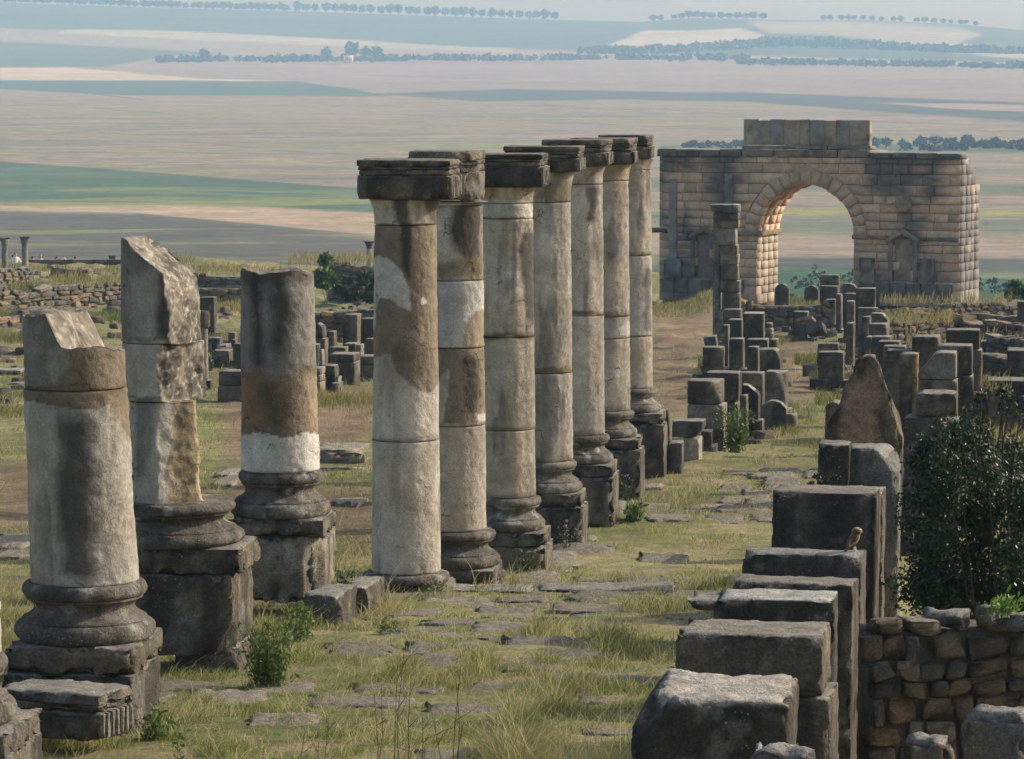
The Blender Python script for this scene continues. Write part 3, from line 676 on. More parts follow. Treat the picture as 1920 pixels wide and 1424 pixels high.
plinth_block(t, o, 'plinth', 432, 612, 964, 995, pat=PED, chip=.04, depth=.84)
plinth_block(t, o, 'pedestal', 430, 607, 996, 1118, pat=dict(base=(.27, .24, .19), amount=.45, top=(.3, .28, .23)), chip=.09, depth=.84, cuts=((.75, -.66, 0, .12, .05),))
# the one cut off by the left edge
t, o = px_col('broken_column', 'column foot cut off by the left edge of the picture', 20.5, -98, 1490, G_BRK)
k = 20.5 / F
attic_base(t, o, 20.5, zl(o, 1352), zl(o, 1225), 105 * k, 135 * k, 118 * k, 2310)
plinth_block(t, o, 'plinth', -250, 35, 1350, 1392, pat=PED, chip=.05, depth=.92)
plinth_block(t, o, 'pedestal', -250, 38, 1393, 1500, pat=PED, chip=.06, depth=.92)
drum(t, o, zl(o, 1225), zl(o, 1100), 105 * k, 104 * k, 2301, shaft_colour(o, LIME, (), 2300, .3), 20.5, topfn=lambda x, y: zl(o, 1110) - .15 * x + 0 * y)

# carved cornice block lying before the broad broken column
Yb = 21.9; rzb = math.radians(-21); d_ = .46
w, h, loc = front(-15, 190, 1297, 1388, Yb, d_, rzb)
t = thing('carved_block', 'fallen cornice block with fluted right end, lying before the broad broken column', 'carved block', loc, rzb)
bb = stone('block_body', w, d_ * .96, h * .62, (0, 0, 0), 0, t, Yb, ((.7, -.3, -.65, .08, .03),), .012, .05, .03, PED)
stone('moulding', w * 1.02, d_, h * .14, (0, 0, h * .622), 0, t, Yb, (), .008, .03, .02, PED)
stone('moulding', w * 1.045, d_ * 1.03, h * .23, (0, 0, h * .765), 0, t, Yb, (), .01, .04, .02, dict(base=(.17, .16, .14), amount=.45, top=(.27, .255, .22)))
for i in range(7):
    stone('flute', .05, d_ * .085, h * .52, (w / 2 + .004, (-.42 + .14 * i) * d_, h * .08), 0, bb, Yb, (), .004, .01, .02, dict(base=(.22, .205, .175), amount=.3))

# ------------------------------------------------------------------ single stones, slabs and piers, measured in the photograph
DK = dict(base=(0.128, 0.111, 0.084), amount=.68, top=(.27, .245, .20))
MD = dict(base=(0.135, 0.118, 0.092), amount=.6, top=(.30, .28, .24))
LT = dict(base=(0.26, 0.235, 0.19), amount=.35, top=(.34, .32, .27))
BL = dict(base=(0.115, 0.108, 0.094), amount=.6, top=(.25, .245, .225))
def pier(name, label, cat, Y, blocks, depth=.5, rz=ROW, group=None, foot=True):
    """blocks from the top down: (x0, x1, ytop, ybot, pattern, cuts); one block -> one mesh, several -> parts of a thing"""
    if Y is None: Y = yground(blocks[-1][3])
    single = len(blocks) == 1
    root = None
    for i, b in enumerate(blocks):
        x0, x1, yt, yb, pt = b[:5]; cuts = b[5] if len(b) > 5 else ()
        R_ = random.Random(int(x0 * 7 + yt * 13))
        cuts = tuple(cuts) + tuple((R_.choice((-1, 1)) * R_.uniform(.3, .9), R_.uniform(-.8, .1), R_.uniform(.2, .9), R_.uniform(.02, .075) * (1 if Y < 45 else .5), .06 if Y < 45 else .02) for _ in range(2))
        w, h, loc = front(x0, x1, yt, yb, Y, depth, rz)
        if foot and i == len(blocks) - 1:               # carry the lowest stone down into the ground
            g = min(gz(loc[0], loc[1]), gz(loc[0] + w / 2, loc[1])) - .12
            if loc[2] > g: h += loc[2] - g; loc = (loc[0], loc[1], g)
        if single:
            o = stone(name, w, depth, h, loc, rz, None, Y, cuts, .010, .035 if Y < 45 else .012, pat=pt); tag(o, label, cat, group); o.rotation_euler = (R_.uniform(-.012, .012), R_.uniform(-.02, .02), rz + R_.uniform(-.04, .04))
            if Y > 55 and foot:                         # low footing stones at the pillar's base
                for s_ in (-1, 1): stone('footing_block', w * R_.uniform(.5, 1.1), depth * R_.uniform(.7, 1.3), .12 + R_.uniform(.12, .42), (s_ * w * R_.uniform(.35, .75), R_.uniform(-.5, .1) * depth, 0), R_.uniform(-.15, .15), o, Y, ((R_.uniform(-1, 1), -.5, .8, .06, .04),), .012, .02, pat=R_.choice((DK, MD, BL)))
            return o
        if root is None:
            wb, hb, lb = front(*blocks[-1][:4], Y, depth, rz)
            g = min(lb[2], gz(lb[0], lb[1])) if foot else lb[2]
            root = thing(name, label, cat, (lb[0], lb[1], g), 0.0, group); org = (lb[0], lb[1], g)
        stone('block', w, depth * (1 - .02 * (i % 2)), h - .006, (loc[0] - org[0], loc[1] - org[1], loc[2] - org[2]), rz, root, Y, cuts, .010, .035 if Y < 45 else .012, pat=pt)
    return root
G_R = 'upright stones of the near right row'
PITTED = dict(base=(0.10, 0.09, 0.07), amount=.75, top=(.52, .47, .40))
w, h, loc = front(1180, 1479, 1310, 1600, 18.0, .92, math.radians(-8))
def r1(p):
    t_ = sst(.75, 1.0, p[:, 2] / p[:, 2].max()); q = p.copy()
    q[:, 0] += t_ * .10 * sst(-.1, -.42, p[:, 0]); q[:, 2] += .015 * sst(.1, -.3, p[:, 0]) * t_
    q[:, 2] -= t_ * .03 * fbm(p * 14, 77, 3); return q
tag(stone('stone_block', w, .92, h, loc, math.radians(-8), None, 18.0, ((-.8, -.5, .45, .14, .06),), .014, .06, .04, PITTED, bulge=r1), 'squat dark foreground block with broad pale pitted top, lowest right', 'stone block', G_R)
pier('upright_slab', 'two-part upright slab standing just behind the pale-topped foreground block', 'stone pillar', 20.0, [(1265, 1541, 1190, 1304, DK), (1300, 1556, 1306, 1560, DK)], .62, math.radians(-10), G_R)
t = pier('upright_slab', 'dark upright slab with whitish top edge and a thin ledge jutting left', 'stone pillar', 22.0, [(1332, 1558, 1124, 1560, dict(base=(.085, .08, .068), amount=.85, top=(.5, .48, .43)))], .45, math.radians(-10), G_R)
w, h, loc = front(1277, 1345, 1122, 1140, 22.25, .4, math.radians(-10))
o_ = stone('ledge', w, .4, h, (0, 0, 0), 0, t, 22, ((-.8, 0, -.6, .05, .02),), .008, .03, pat=MD)
o_.location = (-m(134, 22), .05, loc[2] - t.location[2])
pier('upright_slab', 'upright slab split by a crack in its top, next before the one with the owl', 'stone pillar', 24.0, [(1369, 1598, 1095, 1430, DK)], .42, math.radians(-10), G_R)
OWLP = pier('upright_slab', 'upright slab on whose top right corner the owl perches', 'stone pillar', 25.8, [(1394, 1618, 1041, 1340, BL)], .38, math.radians(-10), G_R)
pier('upright_slab', 'tall broad dark slab standing right behind the owl', 'stone pillar', 28.5, [(1443, 1635, 925, 1290, DK)], .58, math.radians(-10), G_R)
pier('upright_slab', 'thin pillar whose pale edge shows right of the tall broad slab', 'stone pillar', 30.6, [(1490, 1652, 921, 1290, MD)], .45, math.radians(-10), G_R)
t = pier('upright_slab', 'bluish grey slab with broken shoulder beside the dark bush', 'stone pillar', 33.5, [(1583, 1684, 840, 1180, dict(base=(.17, .168, .155), amount=.4, top=(.3, .29, .26)), ((.75, -.2, .65, .18, .06), (.55, -.8, .2, .10, .06)))], .46, math.radians(-10), G_R)
pier('upright_slab', 'black slab left of and touching the bluish grey broken slab', 'stone pillar', 33.3, [(1528, 1586, 834, 1180, dict(base=(.05, .046, .038), amount=.9, top=(.27, .25, .2)))], .44, math.radians(-10), G_R)
# pointed stone
Yp = 37.0; w, h, loc = front(1547, 1688, 668, 1000, Yp, .38, math.radians(-10))
def point(p):
    q = p.copy(); hz = p[:, 2] / h; hw = w / 2
    lim = np.interp(hz, [0, .50, .62, .74, .86, .95, 1.0], [1, 1, .90, .66, .42, .26, .08]); cxs = np.interp(hz, [.5, .8, 1], [0, .02, .05])
    q[:, 0] = p[:, 0] * lim + cxs + (fbm(p * 5, 3, 3) - .5) * .14 * (hz > .3); q[:, 1] = p[:, 1] * (1 - .35 * sst(.6, 1, hz)); return q
def ochre(p, n, c):
    hz = p[:, 2] / h
    a = sst(.30, .62, fbm(p * 3.2, 8, 4) + .25) * sst(.24, .10, np.abs(p[:, 0] + .03) - .08 * (1 - hz) + (fbm(p * 7, 18, 3) - .5) * .16) * sst(.93, .80, hz)
    return mix(c, (.36, .25, .165), a * .9)
o_ = stone('pointed_stone', w, .38, h, loc, math.radians(-10), None, Yp, (), .02, .05, .04, dict(base=(.075, .063, .045), amount=.75, top=(.34, .31, .25)), bulge=point, paint=ochre)
tag(o_, 'tall pointed gable-shaped stone with ochre face, above the black slab', 'standing stone')
pier('upright_slab', 'narrow dark slab peeping out left of the pointed stone', 'stone pillar', 38.5, [(1544, 1580, 752, 930, DK)], .4, math.radians(-10))

# right-hand middle distance
D = [  # name, label, Y, depth, blocks
 ('stone_pier', 'long low block stack below and behind the pointed stone, half hidden by the bush', 43, .6, [(1718, 1793, 737, 781, DK), (1690, 1772, 783, 860, BL)]),
 ('stone_pier', 'pale block end standing right of the long low stack above the bush', 44.5, .4, [(1772, 1800, 786, 850, LT)]),
 ('stone_pier', 'block with white stained slanting left shoulder on a dark base', 50, .5, [(1722, 1792, 661, 712, dict(base=(.20, .20, .185), amount=.55, top=(.32, .31, .28)), ((-.75, 0, .66, .2, .05),)), (1722, 1794, 713, 760, DK)]),
 ('stone_pier', 'broad dark pier with ragged right edge, right of the white stained block', 56, .6, [(1757, 1822, 648, 704, DK), (1760, 1824, 705, 740, MD)]),
 ('stone_pier', 'uppermost dark block of the right-hand group, flat topped', 63, .6, [(1774, 1836, 619, 655, DK), (1784, 1840, 656, 735, MD)]),
 ('stone_pier', 'tall slab with pale flat top left of the uppermost dark block', 60, .6, [(1710, 1761, 632, 760, DK)]),
 ('stone_pier', 'slender ochre-edged post left of the white stained block', 52, .3, [(1711, 1721, 664, 780, dict(base=(.24, .17, .09), amount=.4))]),
 ('stone_pier', 'bluish dark block at the right edge beside rubble walls', 60, .7, [(1885, 1935, 657, 720, BL)]),
 ('stone_pier', 'flat dark slab with pale edge under the bluish block', 56, .7, [(1850, 1940, 714, 740, DK)]),
 ('stone_pier', 'rounded grey boulder at the right edge below the green bush', 118, .8, [(1908, 1935, 566, 590, BL)]),
 ('stone_pier', 'pale lying slab at the far right edge in the dark bush', 36, .5, [(1888, 1940, 898, 935, LT)]),
]
for nm, lb, Y_, dp, bl in D: pier(nm, lb, 'stone pier', Y_, bl, dp, math.radians(-9))
# the right-hand row of the street running back to the arch, nearest first
RR = [(1688, 1714, 664, 775, 56, 'shortest post with pale top at the near end of the receding right row', DK),
 (1657, 1706, 658, 775, 60, 'second broad slab from the near end of the receding right row', BL), (1654, 1696, 650, 770, 64, 'third slab of the receding right row, its light top a flat strip', DK),
 (1647, 1686, 641, 765, 68, 'fourth slab of the receding right row', BL), (1634, 1671, 632, 760, 72, 'fifth slab of the receding right row, with pale outlined top', MD),
 (1621, 1632, 632, 750, 74, 'thin pale post in the middle of the receding right row', LT),
 (1632, 1664, 608, 720, 82, 'slab with flat pale cap halfway along the receding right row', DK), (1632, 1664, 588, 660, 92, 'slanted-cornered block above the pale cap, receding right row', MD),
 (1617, 1631, 594, 720, 88, 'dark slim post left of the pale-capped slab', DK), (1608, 1645, 578, 720, 98, 'slab under the tallest square block of the receding right row', DK),
 (1603, 1639, 541, 700, 104, 'tall square dark block, the most prominent of the receding right row', dict(base=(.09, .08, .06), amount=.9, top=(.42, .4, .3))),
 (1588, 1602, 565, 690, 108, 'knobbly narrow pillar left of the tall square block', MD), (1586, 1600, 606, 700, 95, 'low slim post before the knobbly pillar', DK),
 (1581, 1604, 551, 680, 118, 'pillar with white flat top left of the tall square block', MD), (1579, 1605, 532, 640, 130, 'slope-shouldered pillar behind the white-topped one', DK),
 (1568, 1578, 552, 640, 124, 'slim post with white top between two dark pillars, far right row', DK), (1558, 1573, 516, 620, 146, 'tall pillar at the far end of the right row, behind its twin', MD),
 (1537, 1569, 537, 620, 138, 'broad pillar with bright flat top, near the far end of the right row', DK), (1537, 1561, 516, 620, 150, 'farthest tall pillar of the right row, before the arch opening', DK),
 (1549, 1566, 562, 630, 128, 'low block in the shade of the broad bright-topped pillar', DK)]
for x0, x1, yt, yb, Y_, lb, pt in RR:
    cuts = ((.7, 0, .7, .12, .03),) if 'slope' in lb or 'slanted' in lb else ()
    pier('street_pillar', lb, 'stone pillar', Y_, [(x0, x1, yt, max(yb, HOR + np.interp(Y_, _GY, _GG) * F / Y_), pt, cuts)], .5, math.radians(-10), 'pillars of the receding right row')
S1 = [('standing_stone', 'rounded upright stone standing in the arch opening on the left', 158, (1452, 1478, 532, 572), DK), ('standing_stone', 'barrel-shaped upright stone in the middle of the arch opening', 160, (1507, 1533, 535, 570), DK),
      ('stone_block', 'small dark block before the low wall in front of the arch', 118, (1487, 1514, 585, 604), BL), ('stone_block', 'tilted pale slab lying beside the path before the arch', 108, (1494, 1526, 607, 614), LT),
      ('stone_block', 'dark oblong block lying in the grass below the tilted slab', 103, (1515, 1547, 617, 636), BL), ('stone_block', 'half-buried slab in long grass by the path', 92, (1533, 1570, 645, 655), MD), ('stone_block', 'long dark slab in the shaded grass beside the path', 84, (1535, 1582, 661, 688), DK)]
for nm, lb, Y_, b, pt in S1:
    rd = ((.6, 0, .8, .14, .05), (-.6, 0, .8, .14, .05)) if 'round' in lb or 'barrel' in lb else ()
    o_ = pier(nm, lb, 'stone', Y_, [b + (pt, rd)], .6, math.radians(-9), None, 'tilted' not in lb)
    if 'tilted' in lb: o_.rotation_euler = (math.radians(-18), math.radians(-12), math.radians(-14)); o_.location[2] += .12

# left row beyond the columns, and the group before the arch
L = [
 ('stone_pier', 'stack of three blocks at the near corner, top one chipped at right', 61, .6, [(1289, 1352, 714, 758, DK, ((.75, -.5, .4, .15, .06),)), (1289, 1357, 759, 806, LT), (1330, 1357, 807, 850, MD)]),
 ('stone_pier', 'slim pier topped by an overhanging mossy cornice slab, right of the farthest column', 57.5, .5, [(1260, 1318, 789, 821, dict(base=(.16, .15, .125), amount=.55, top=(.30, .29, .24)), ((.7, 0, -.7, .1, .04),)), (1281, 1311, 822, 872, dict(base=(.40, .35, .27), amount=.1))]),
 ('stone_slab', 'slab leaning between the farthest column and the cornice pier', 56.2, .25, [(1249, 1263, 768, 834, DK)]),
 ('stone_block', 'small squarish block at the foot of the farthest column', 55.0, .4, [(1250, 1277, 831, 886, BL)]),
 ('stone_post', 'short post right behind the cornice pier', 60.0, .35, [(1314, 1334, 809, 855, DK)]),
 ('stone_pier', 'two-block pier behind the chipped three-block stack', 64, .6, [(1323, 1385, 699, 754, DK), (1360, 1384, 755, 800, MD)]),
 ('stone_pier', 'slab seen between the two-block pier and the broad block right of it', 67, .5, [(1386, 1430, 700, 800, DK)]),
 ('stone_slab', 'thin short slab standing in front of the notched slab, left group', 62.5, .3, [(1388, 1401, 742, 800, MD)]),
 ('stone_slab', 'slab with notched slanting top, speckled with lichen, left group', 64.5, .35, [(1390, 1422, 722, 800, dict(base=(.10, .097, .088), amount=.65, top=(.4, .38, .34)), ((.6, 0, .8, .14, .03),))]),
 ('stone_pier', 'broad block with diagonal split, right end of the left group', 70, .6, [(1434, 1473, 698, 800, MD, ((.7, -.6, .3, .16, .08),))]),
 ('tombstone', 'round-topped upright stone in the grass, right end of the left group', 66, .3, [(1424, 1474, 752, 806, dict(base=(.14, .13, .11), amount=.5, top=(.26, .25, .21)))]),
 ('stone_pier', 'big square dark block on end, largest of the upper left group', 94, .7, [(1393, 1431, 588, 660, dict(base=(.12, .105, .08), amount=.75, top=(.4, .38, .32)))]),
 ('stone_pier', 'long lying block below the big square dark block', 82, .7, [(1421, 1464, 656, 700, DK, ((.8, 0, .5, .1, .05),))]),
 ('stone_block', 'small flat block lying left on top of the upper left group', 84, .5, [(1402, 1440, 637, 656, MD)]),
 ('stone_block', 'small flat block lying right on top of the upper left group', 83, .5, [(1443, 1456, 637, 656, DK)]),
 ('stone_post', 'grooved upright post below the big square dark block', 80, .4, [(1402, 1421, 651, 720, MD)]),
 ('stone_post', 'tall pale-edged post left of the big square block', 88, .4, [(1382, 1394, 640, 720, LT)]),
 ('stone_slab', 'slab with pale lit top left of the big square dark block', 97, .6, [(1366, 1391, 600, 640, DK)]),
 ('stone_slab', 'flat topped slab, second from the top of the upper left group', 104, .6, [(1357, 1390, 581, 640, DK)]),
 ('stone_slab', 'slab with pale layered top low in the upper left group', 86, .5, [(1368, 1394, 636, 720, DK)]),
 ('stone_block', 'short stub at the left side of the upper left group', 90, .4, [(1354, 1366, 610, 690, MD)]),
 ('stone_block', 'tumbled block leaning at the roadside left of the upper group', 92, .5, [(1331, 1353, 631, 652, BL)]),
 ('stone_block', 'flat lying slab at the roadside under the tumbled block', 88, .6, [(1317, 1354, 652, 668, DK)]),
 ('stone_block', 'layered small slabs right of the big square dark block', 96, .5, [(1434, 1447, 606, 614, DK), (1434, 1448, 616, 624, LT), (1434, 1449, 625, 640, DK)]),
]
for nm, lb, Y_, dp, bl in L:
    o_ = pier(nm, lb, {'stone_pier': 'stone pier', 'stone_slab': 'stone slab', 'stone_block': 'stone block', 'stone_post': 'stone post', 'tombstone': 'standing stone'}[nm], Y_, bl, dp, math.radians(-9))
    if nm == 'tombstone':                               # round its head
        me = o_.data; co = np.zeros(len(me.vertices) * 3, np.float32); me.vertices.foreach_get('co', co); co = co.reshape(-1, 3)
        zt = co[:, 2].max(); hw = np.abs(co[:, 0]).max(); co[:, 2] -= np.where(co[:, 2] > zt - .4, .16 * (np.abs(co[:, 0]) / hw) ** 2.5, 0); me.vertices.foreach_set('co', co.ravel()); me.update()
    if 'leaning' in lb: o_.rotation_euler[1] = math.radians(-8 if 'tumbled' in lb else -5)
# the tall pier standing before the arch
tall = pier('stone_pier', 'tall slender pier with bracket capital standing before the left half of the arch', 'stone pier', 112,
     [(1338, 1384, 400, 414, MD), (1345, 1384, 414, 428, dict(base=(.24, .19, .10), amount=.45)), (1346, 1379, 429, 460, LT), (1350, 1382, 460, 478, dict(base=(.17, .13, .08), amount=.5)),
      (1350, 1383, 478, 496, LT), (1351, 1383, 497, 526, dict(base=(.17, .135, .09), amount=.55)), (1351, 1386, 527, 549, MD), (1353, 1386, 550, 582, DK), (1348, 1384, 583, 670, LT)], .75, math.radians(-9))
wq, hq, lq = front(1331, 1384, 371, 400, 112, .95, math.radians(-9))
stone('cornice_slab', wq, .95, hq * .55, (lq[0] - tall.location[0], lq[1] - .05 - tall.location[1], lq[2] - tall.location[2]), math.radians(-9), tall, 112, ((-.6, 0, -.8, .1, .02),), .012, .03, pat=dict(base=(.16, .15, .13), amount=.5, top=(.34, .33, .27)))
stone('back_slab', wq * .25, .9, 5.2, (lq[0] - .22 - tall.location[0], lq[1] + .35 - tall.location[1], lq[2] - 5.2 - tall.location[2]), math.radians(-9), tall, 112, (), .012, .03, pat=LT)

# left middle distance, seen between the broken columns and the standing row
LM = [
 ('upright_slab', 'square dark stone standing in dry grass above the slender column', 118, .5, [(375, 402, 558, 606, DK)]),
 ('stone_block', 'two-course block between the shattered and the flat-topped columns', 78, .7, [(409, 455, 696, 723, BL), (407, 455, 724, 760, MD)]),
 ('stone_block', 'dark squarish block above the two-course block', 96, .6, [(396, 430, 658, 690, DK)]),
 ('stone_block', 'block partly hidden by the flat-topped column, above the two-course block', 93, .5, [(438, 460, 645, 695, DK)]),
 ('stone_block', 'small tilted block in the grass near the slender column', 108, .5, [(388, 412, 634, 648, DK)]),
 ('stone_block', 'little upright stone in the pale grass right of the tilted block', 110, .4, [(427, 440, 624, 640, MD)]),
 ('stone_pier', 'round-headed pillar of two stones just right of the flat-topped column', 92, .5, [(584, 605, 606, 634, BL, ((.7, 0, .7, .09, .04), (-.7, 0, .7, .09, .04))), (584, 609, 635, 700, DK)]),
 ('upright_slab', 'narrow slab with lit right edge before the round-headed pillar', 88, .35, [(578, 595, 646, 700, DK)]),
 ('upright_slab', 'thin pale post between two dark slabs right of the flat-topped column', 87, .3, [(599, 605, 656, 700, LT)]),
 ('stone_block', 'square dark block with pale lit frame at the foot of the left wall group', 82, .6, [(601, 627, 686, 726, DK)]),
 ('stone_pier', 'pier of squared small stones behind the flat-topped column', 81, .6, [(588, 600, 690, 703, LT), (588, 600, 704, 717, LT), (588, 600, 718, 736, LT)]),
 ('stone_pier', 'large dark block under a flat lid, in the middle of the left wall group', 85, .8, [(616, 664, 664, 679, MD), (631, 664, 680, 722, DK)]),
 ('stone_block', 'flat low block resting behind the lidded block', 90, .5, [(614, 647, 652, 666, DK)]),
 ('upright_slab', 'tallest upright slab of the left wall group', 94, .6, [(641, 668, 590, 644, DK)]),
 ('stone_block', 'square stone under the tallest upright slab', 93, .7, [(644, 667, 645, 668, MD)]),
 ('stone_block', 'small pale block at the right foot of the tallest slab', 91, .4, [(666, 677, 646, 664, LT)]),
 ('upright_slab', 'upright slab just left of the nearest standing column', 95, .6, [(674, 706, 598, 640, DK)]),
 ('stone_block', 'brown block below the upright slab left of the nearest standing column', 92, .5, [(684, 706, 636, 668, dict(base=(.19, .15, .11), amount=.5))]),
 ('stone_pier', 'dark two-stone pier at the foot of the nearest standing column, far behind it', 88, .7, [(671, 705, 668, 684, MD), (671, 705, 685, 720, DK)]),
 ('stone_block', 'little brown block in the grass left of the tallest upright slab', 100, .5, [(612, 626, 622, 640, dict(base=(.13, .10, .08), amount=.6))]),
 ('upright_slab', 'small post at the right end of the left wall group foot', 82, .3, [(629, 635, 707, 726, LT)]),
 ('stone_slab', 'low stone slabs piled at the left edge, topmost row', 92, .8, [(-30, 40, 694, 700, LT), (-30, 56, 702, 716, BL), (-30, 58, 717, 728, MD)]),
 ('stone_block', 'block with hollow side at the left edge beneath the slab pile', 86, .6, [(28, 62, 732, 757, DK)]),
 ('stone_block', 'pale hollowed trough stone at the very left edge', 85, .6, [(-20, 26, 734, 757, LT)]),
]
for nm, lb, Y_, dp, bl in LM: pier(nm, lb, {'stone_pier': 'stone pier', 'stone_block': 'stone block', 'upright_slab': 'stone pillar', 'stone_slab': 'stone slab'}[nm], Y_, bl, dp, math.radians(-9))
# footing stones by the broken columns
for nm, lb, Y_, dp, b, pt in [
  ('footing_slab', 'weathered footing slab under the shattered column', 26.2, .8, (322, 446, 1212, 1262), MD), ('footing_stone', 'rounded footing stone at the foot of the flat-topped column', 30.0, .75, (565, 640, 1116, 1150), BL),
  ('footing_stone', 'squarish footing stone nearest the standing row, beside the flat-topped column', 30.9, .8, (641, 692, 1103, 1132), MD), ('kerb_stone', 'low flat kerb slab running right from the nearest standing column', 33.0, .5, (694, 1000, 1107, 1122), MD), ('kerb_stone', 'second kerb slab, continuing to the right of the first', 33.1, .5, (1004, 1272, 1105, 1120), MD)]:
    pier(nm, lb, 'stone', Y_, [b + (pt,)], dp, math.radians(-3 if 'kerb' in nm else -8))
# slender column with a round head, and three far columns with capitals
def small_column(label, Y, xc, ys, rw, capw, pedw=None, rz=0):
    t, o = px_col('slender_column', label, Y, xc, ys[-1]); k = Y / F
    o[2] = min(o[2], gz(o[0], Y) - .05) if pedw is None else o[2]; t.location[2] = o[2]
    sc = nseed(); col = shaft_colour(o, (.20, .185, .155), (), sc, .4)
    drum(t, o, 0, zl(o, ys[1]), rw * k * 1.05, rw * k * .95, sc, col, max(Y, 60), name='shaft')
    h_ = zl(o, ys[0]) - zl(o, ys[1]); z0 = zl(o, ys[1])
    if pedw:
        pr = [(rw * k * 1.1, z0), (capw * k, z0 + h_ * .12), (capw * k, z0 + h_ * .85), (capw * k * .7, z0 + h_)]
        p, f = lathe_geo(pr, 40, sc + 1, .01); make('head', p, f, M_STONE, t, patina(p, p * 0, sc, **DK))
        stone('pedestal', m(pedw, Y), m(pedw, Y), m(30, Y), (0, 0, -m(30, Y)), ROW, t, Y, pat=DK)
    else:
        pr = [(rw * k * 1.25, z0), (rw * k * 1.25, z0 + h_ * .08), (rw * k * 1.02, z0 + h_ * .12), (rw * k * 1.15, z0 + h_ * .35), (capw * k * .95, z0 + h_ * .85)]
        p, f = lathe_geo(pr, 32, sc + 1, .02); make('capital', p, f, M_STONE, t, patina(p, p * 0, sc, base=(.17, .155, .13), amount=.5))
        stone('abacus', capw * k * 1.9, capw * k * 1.9, h_ * .16, (0, 0, z0 + h_ * .84), .3, t, Y, pat=MD)
    return t
small_column('slender dark column with drum-shaped head, right of the shattered column', 84, 383, (583, 616, 712), 7.5, 12, 30)
small_column('far slender column with flared capital at the left edge', 205, 9, (446, 460, 505), 5.5, 9)
small_column('far slender column with flared capital, second from the left edge', 205, 47, (444, 458, 505), 6, 9.5)
small_column('far slender column with flared capital left of the nearest standing column', 205, 693, (452, 466, 505), 5.5, 10)

# ------------------------------------------------------------------ rubble walls: every stone its own piece
_st = []
def rubble_kit():
    RK = random.Random(6)
    pal = [tuple(x * 1.1 for x in q) for q in [(.16, .14, .105), (.125, .115, .10), (.20, .15, .095), (.11, .10, .085), (.235, .205, .155), (.15, .12, .08), (.18, .17, .15), (.24, .165, .09)]]
    for i in range(16):
        s = 900 + i
        p, f, n = block_geo(1, 1, 1, .16, .03, .05, .08, s, tuple((RK.uniform(-1, 1), RK.uniform(-1, .1), RK.uniform(-1, 1), RK.uniform(.12, .32), .05) for _ in range(6)))
        p[:, 2] -= .5
        c = patina(p * .5, n, s, base=pal[i % 8], amount=.35, top=tuple(np.array(pal[i % 8]) * 1.35))
        o = make('stone', p, f, M_STONE, None, c); _st.append(o.data); bpy.data.objects.remove(o)
rubble_kit()
def rubble_wall(label, x0, x1, ytop, ybot, Y, sw, sh, thick=.5, dY=0.0, seed=1, ragged=.5, cat='rubble wall', drop=(0, 0)):
    """dry-stone wall whose front spans these photo pixels; dY tilts its far end away"""
    R = random.Random(seed)
    A = np.array(at(x0, (ytop + ybot) / 2, Y)[:2]); B = np.array(at(x1, (ytop + ybot) / 2, Y + dY)[:2])
    Lh = float(np.linalg.norm(B - A)); u = (B - A) / Lh; ang = math.atan2(u[1], u[0]); nv = np.array((-u[1], u[0]))
    zt = zpx(ytop, Y + dY / 2); zb = min(zpx(ybot, Y + dY / 2), gz((A[0] + B[0]) / 2, Y + dY / 2) - .1)
    t = thing('rubble_wall', label, cat, (A[0], A[1], zb), ang)
    H = zt - zb
    rows_, z = [], 0
    while z < H - sh * .3:
        h = sh * R.uniform(.75, 1.3); rows_.append((z, min(h, H - z + sh * .3))); z += h
    prof = lambda x: H - ragged * sh * (1.5 * vn(np.array([[x / (sw * 3), 0, seed]]))[0]) - np.interp(x / Lh, [0, 1], drop)
    # mortar and fill behind the face stones
    nx = max(3, int(Lh / (sw * .8))); xs = np.linspace(0, Lh, nx + 1); V = []; Fq = []
    for i, x in enumerate(xs):
        hz = max(.05, prof(x) - sh * .25)
        V += [(x, sh * .30, 0), (x, sh * .30, hz), (x, thick, hz), (x, thick, 0)]
    for i in range(nx):
        b = 4 * i
        for a_, c_ in ((0, 1), (1, 2), (2, 3)): Fq.append((b + a_, b + 4 + a_, b + 4 + c_, b + c_))
    Fq += [(0, 1, 2, 3), (4 * nx + 3, 4 * nx + 2, 4 * nx + 1, 4 * nx)]
    make('fill', V, np.array(Fq), M_STONE, t, (0.15, .125, .09), False)
    cnt = 0
    for z, h in rows_:
        x = -sw * R.uniform(0, .5)
        while x < Lh:
            w = sw * R.uniform(.5, 1.7); c = x + w / 2
            if -.1 < c < Lh + .1 and z + h * .45 < prof(min(max(c, 0), Lh)):
                o = bpy.data.objects.new('stone', R.choice(_st)); COL.objects.link(o); o.parent = t
                dp = min(thick * .9, w * .9)
                o.location = (c, dp * .42 + R.uniform(-.12, .08) * sh, z + h / 2 + R.uniform(-.06, .06) * h)
                o.scale = (w * 1.02, dp, h * R.uniform(.92, 1.08)); o.rotation_euler = (R.uniform(-.12, .12), R.uniform(-.16, .16), R.uniform(-.15, .15)); cnt += 1
            x += w
    return t
rubble_wall('near rubble wall of yellowish stones at the lower right, below the dark bush', 1642, 2010, 1168, 1480, 24.6, .22, .15, .5, .4, 5, .15)
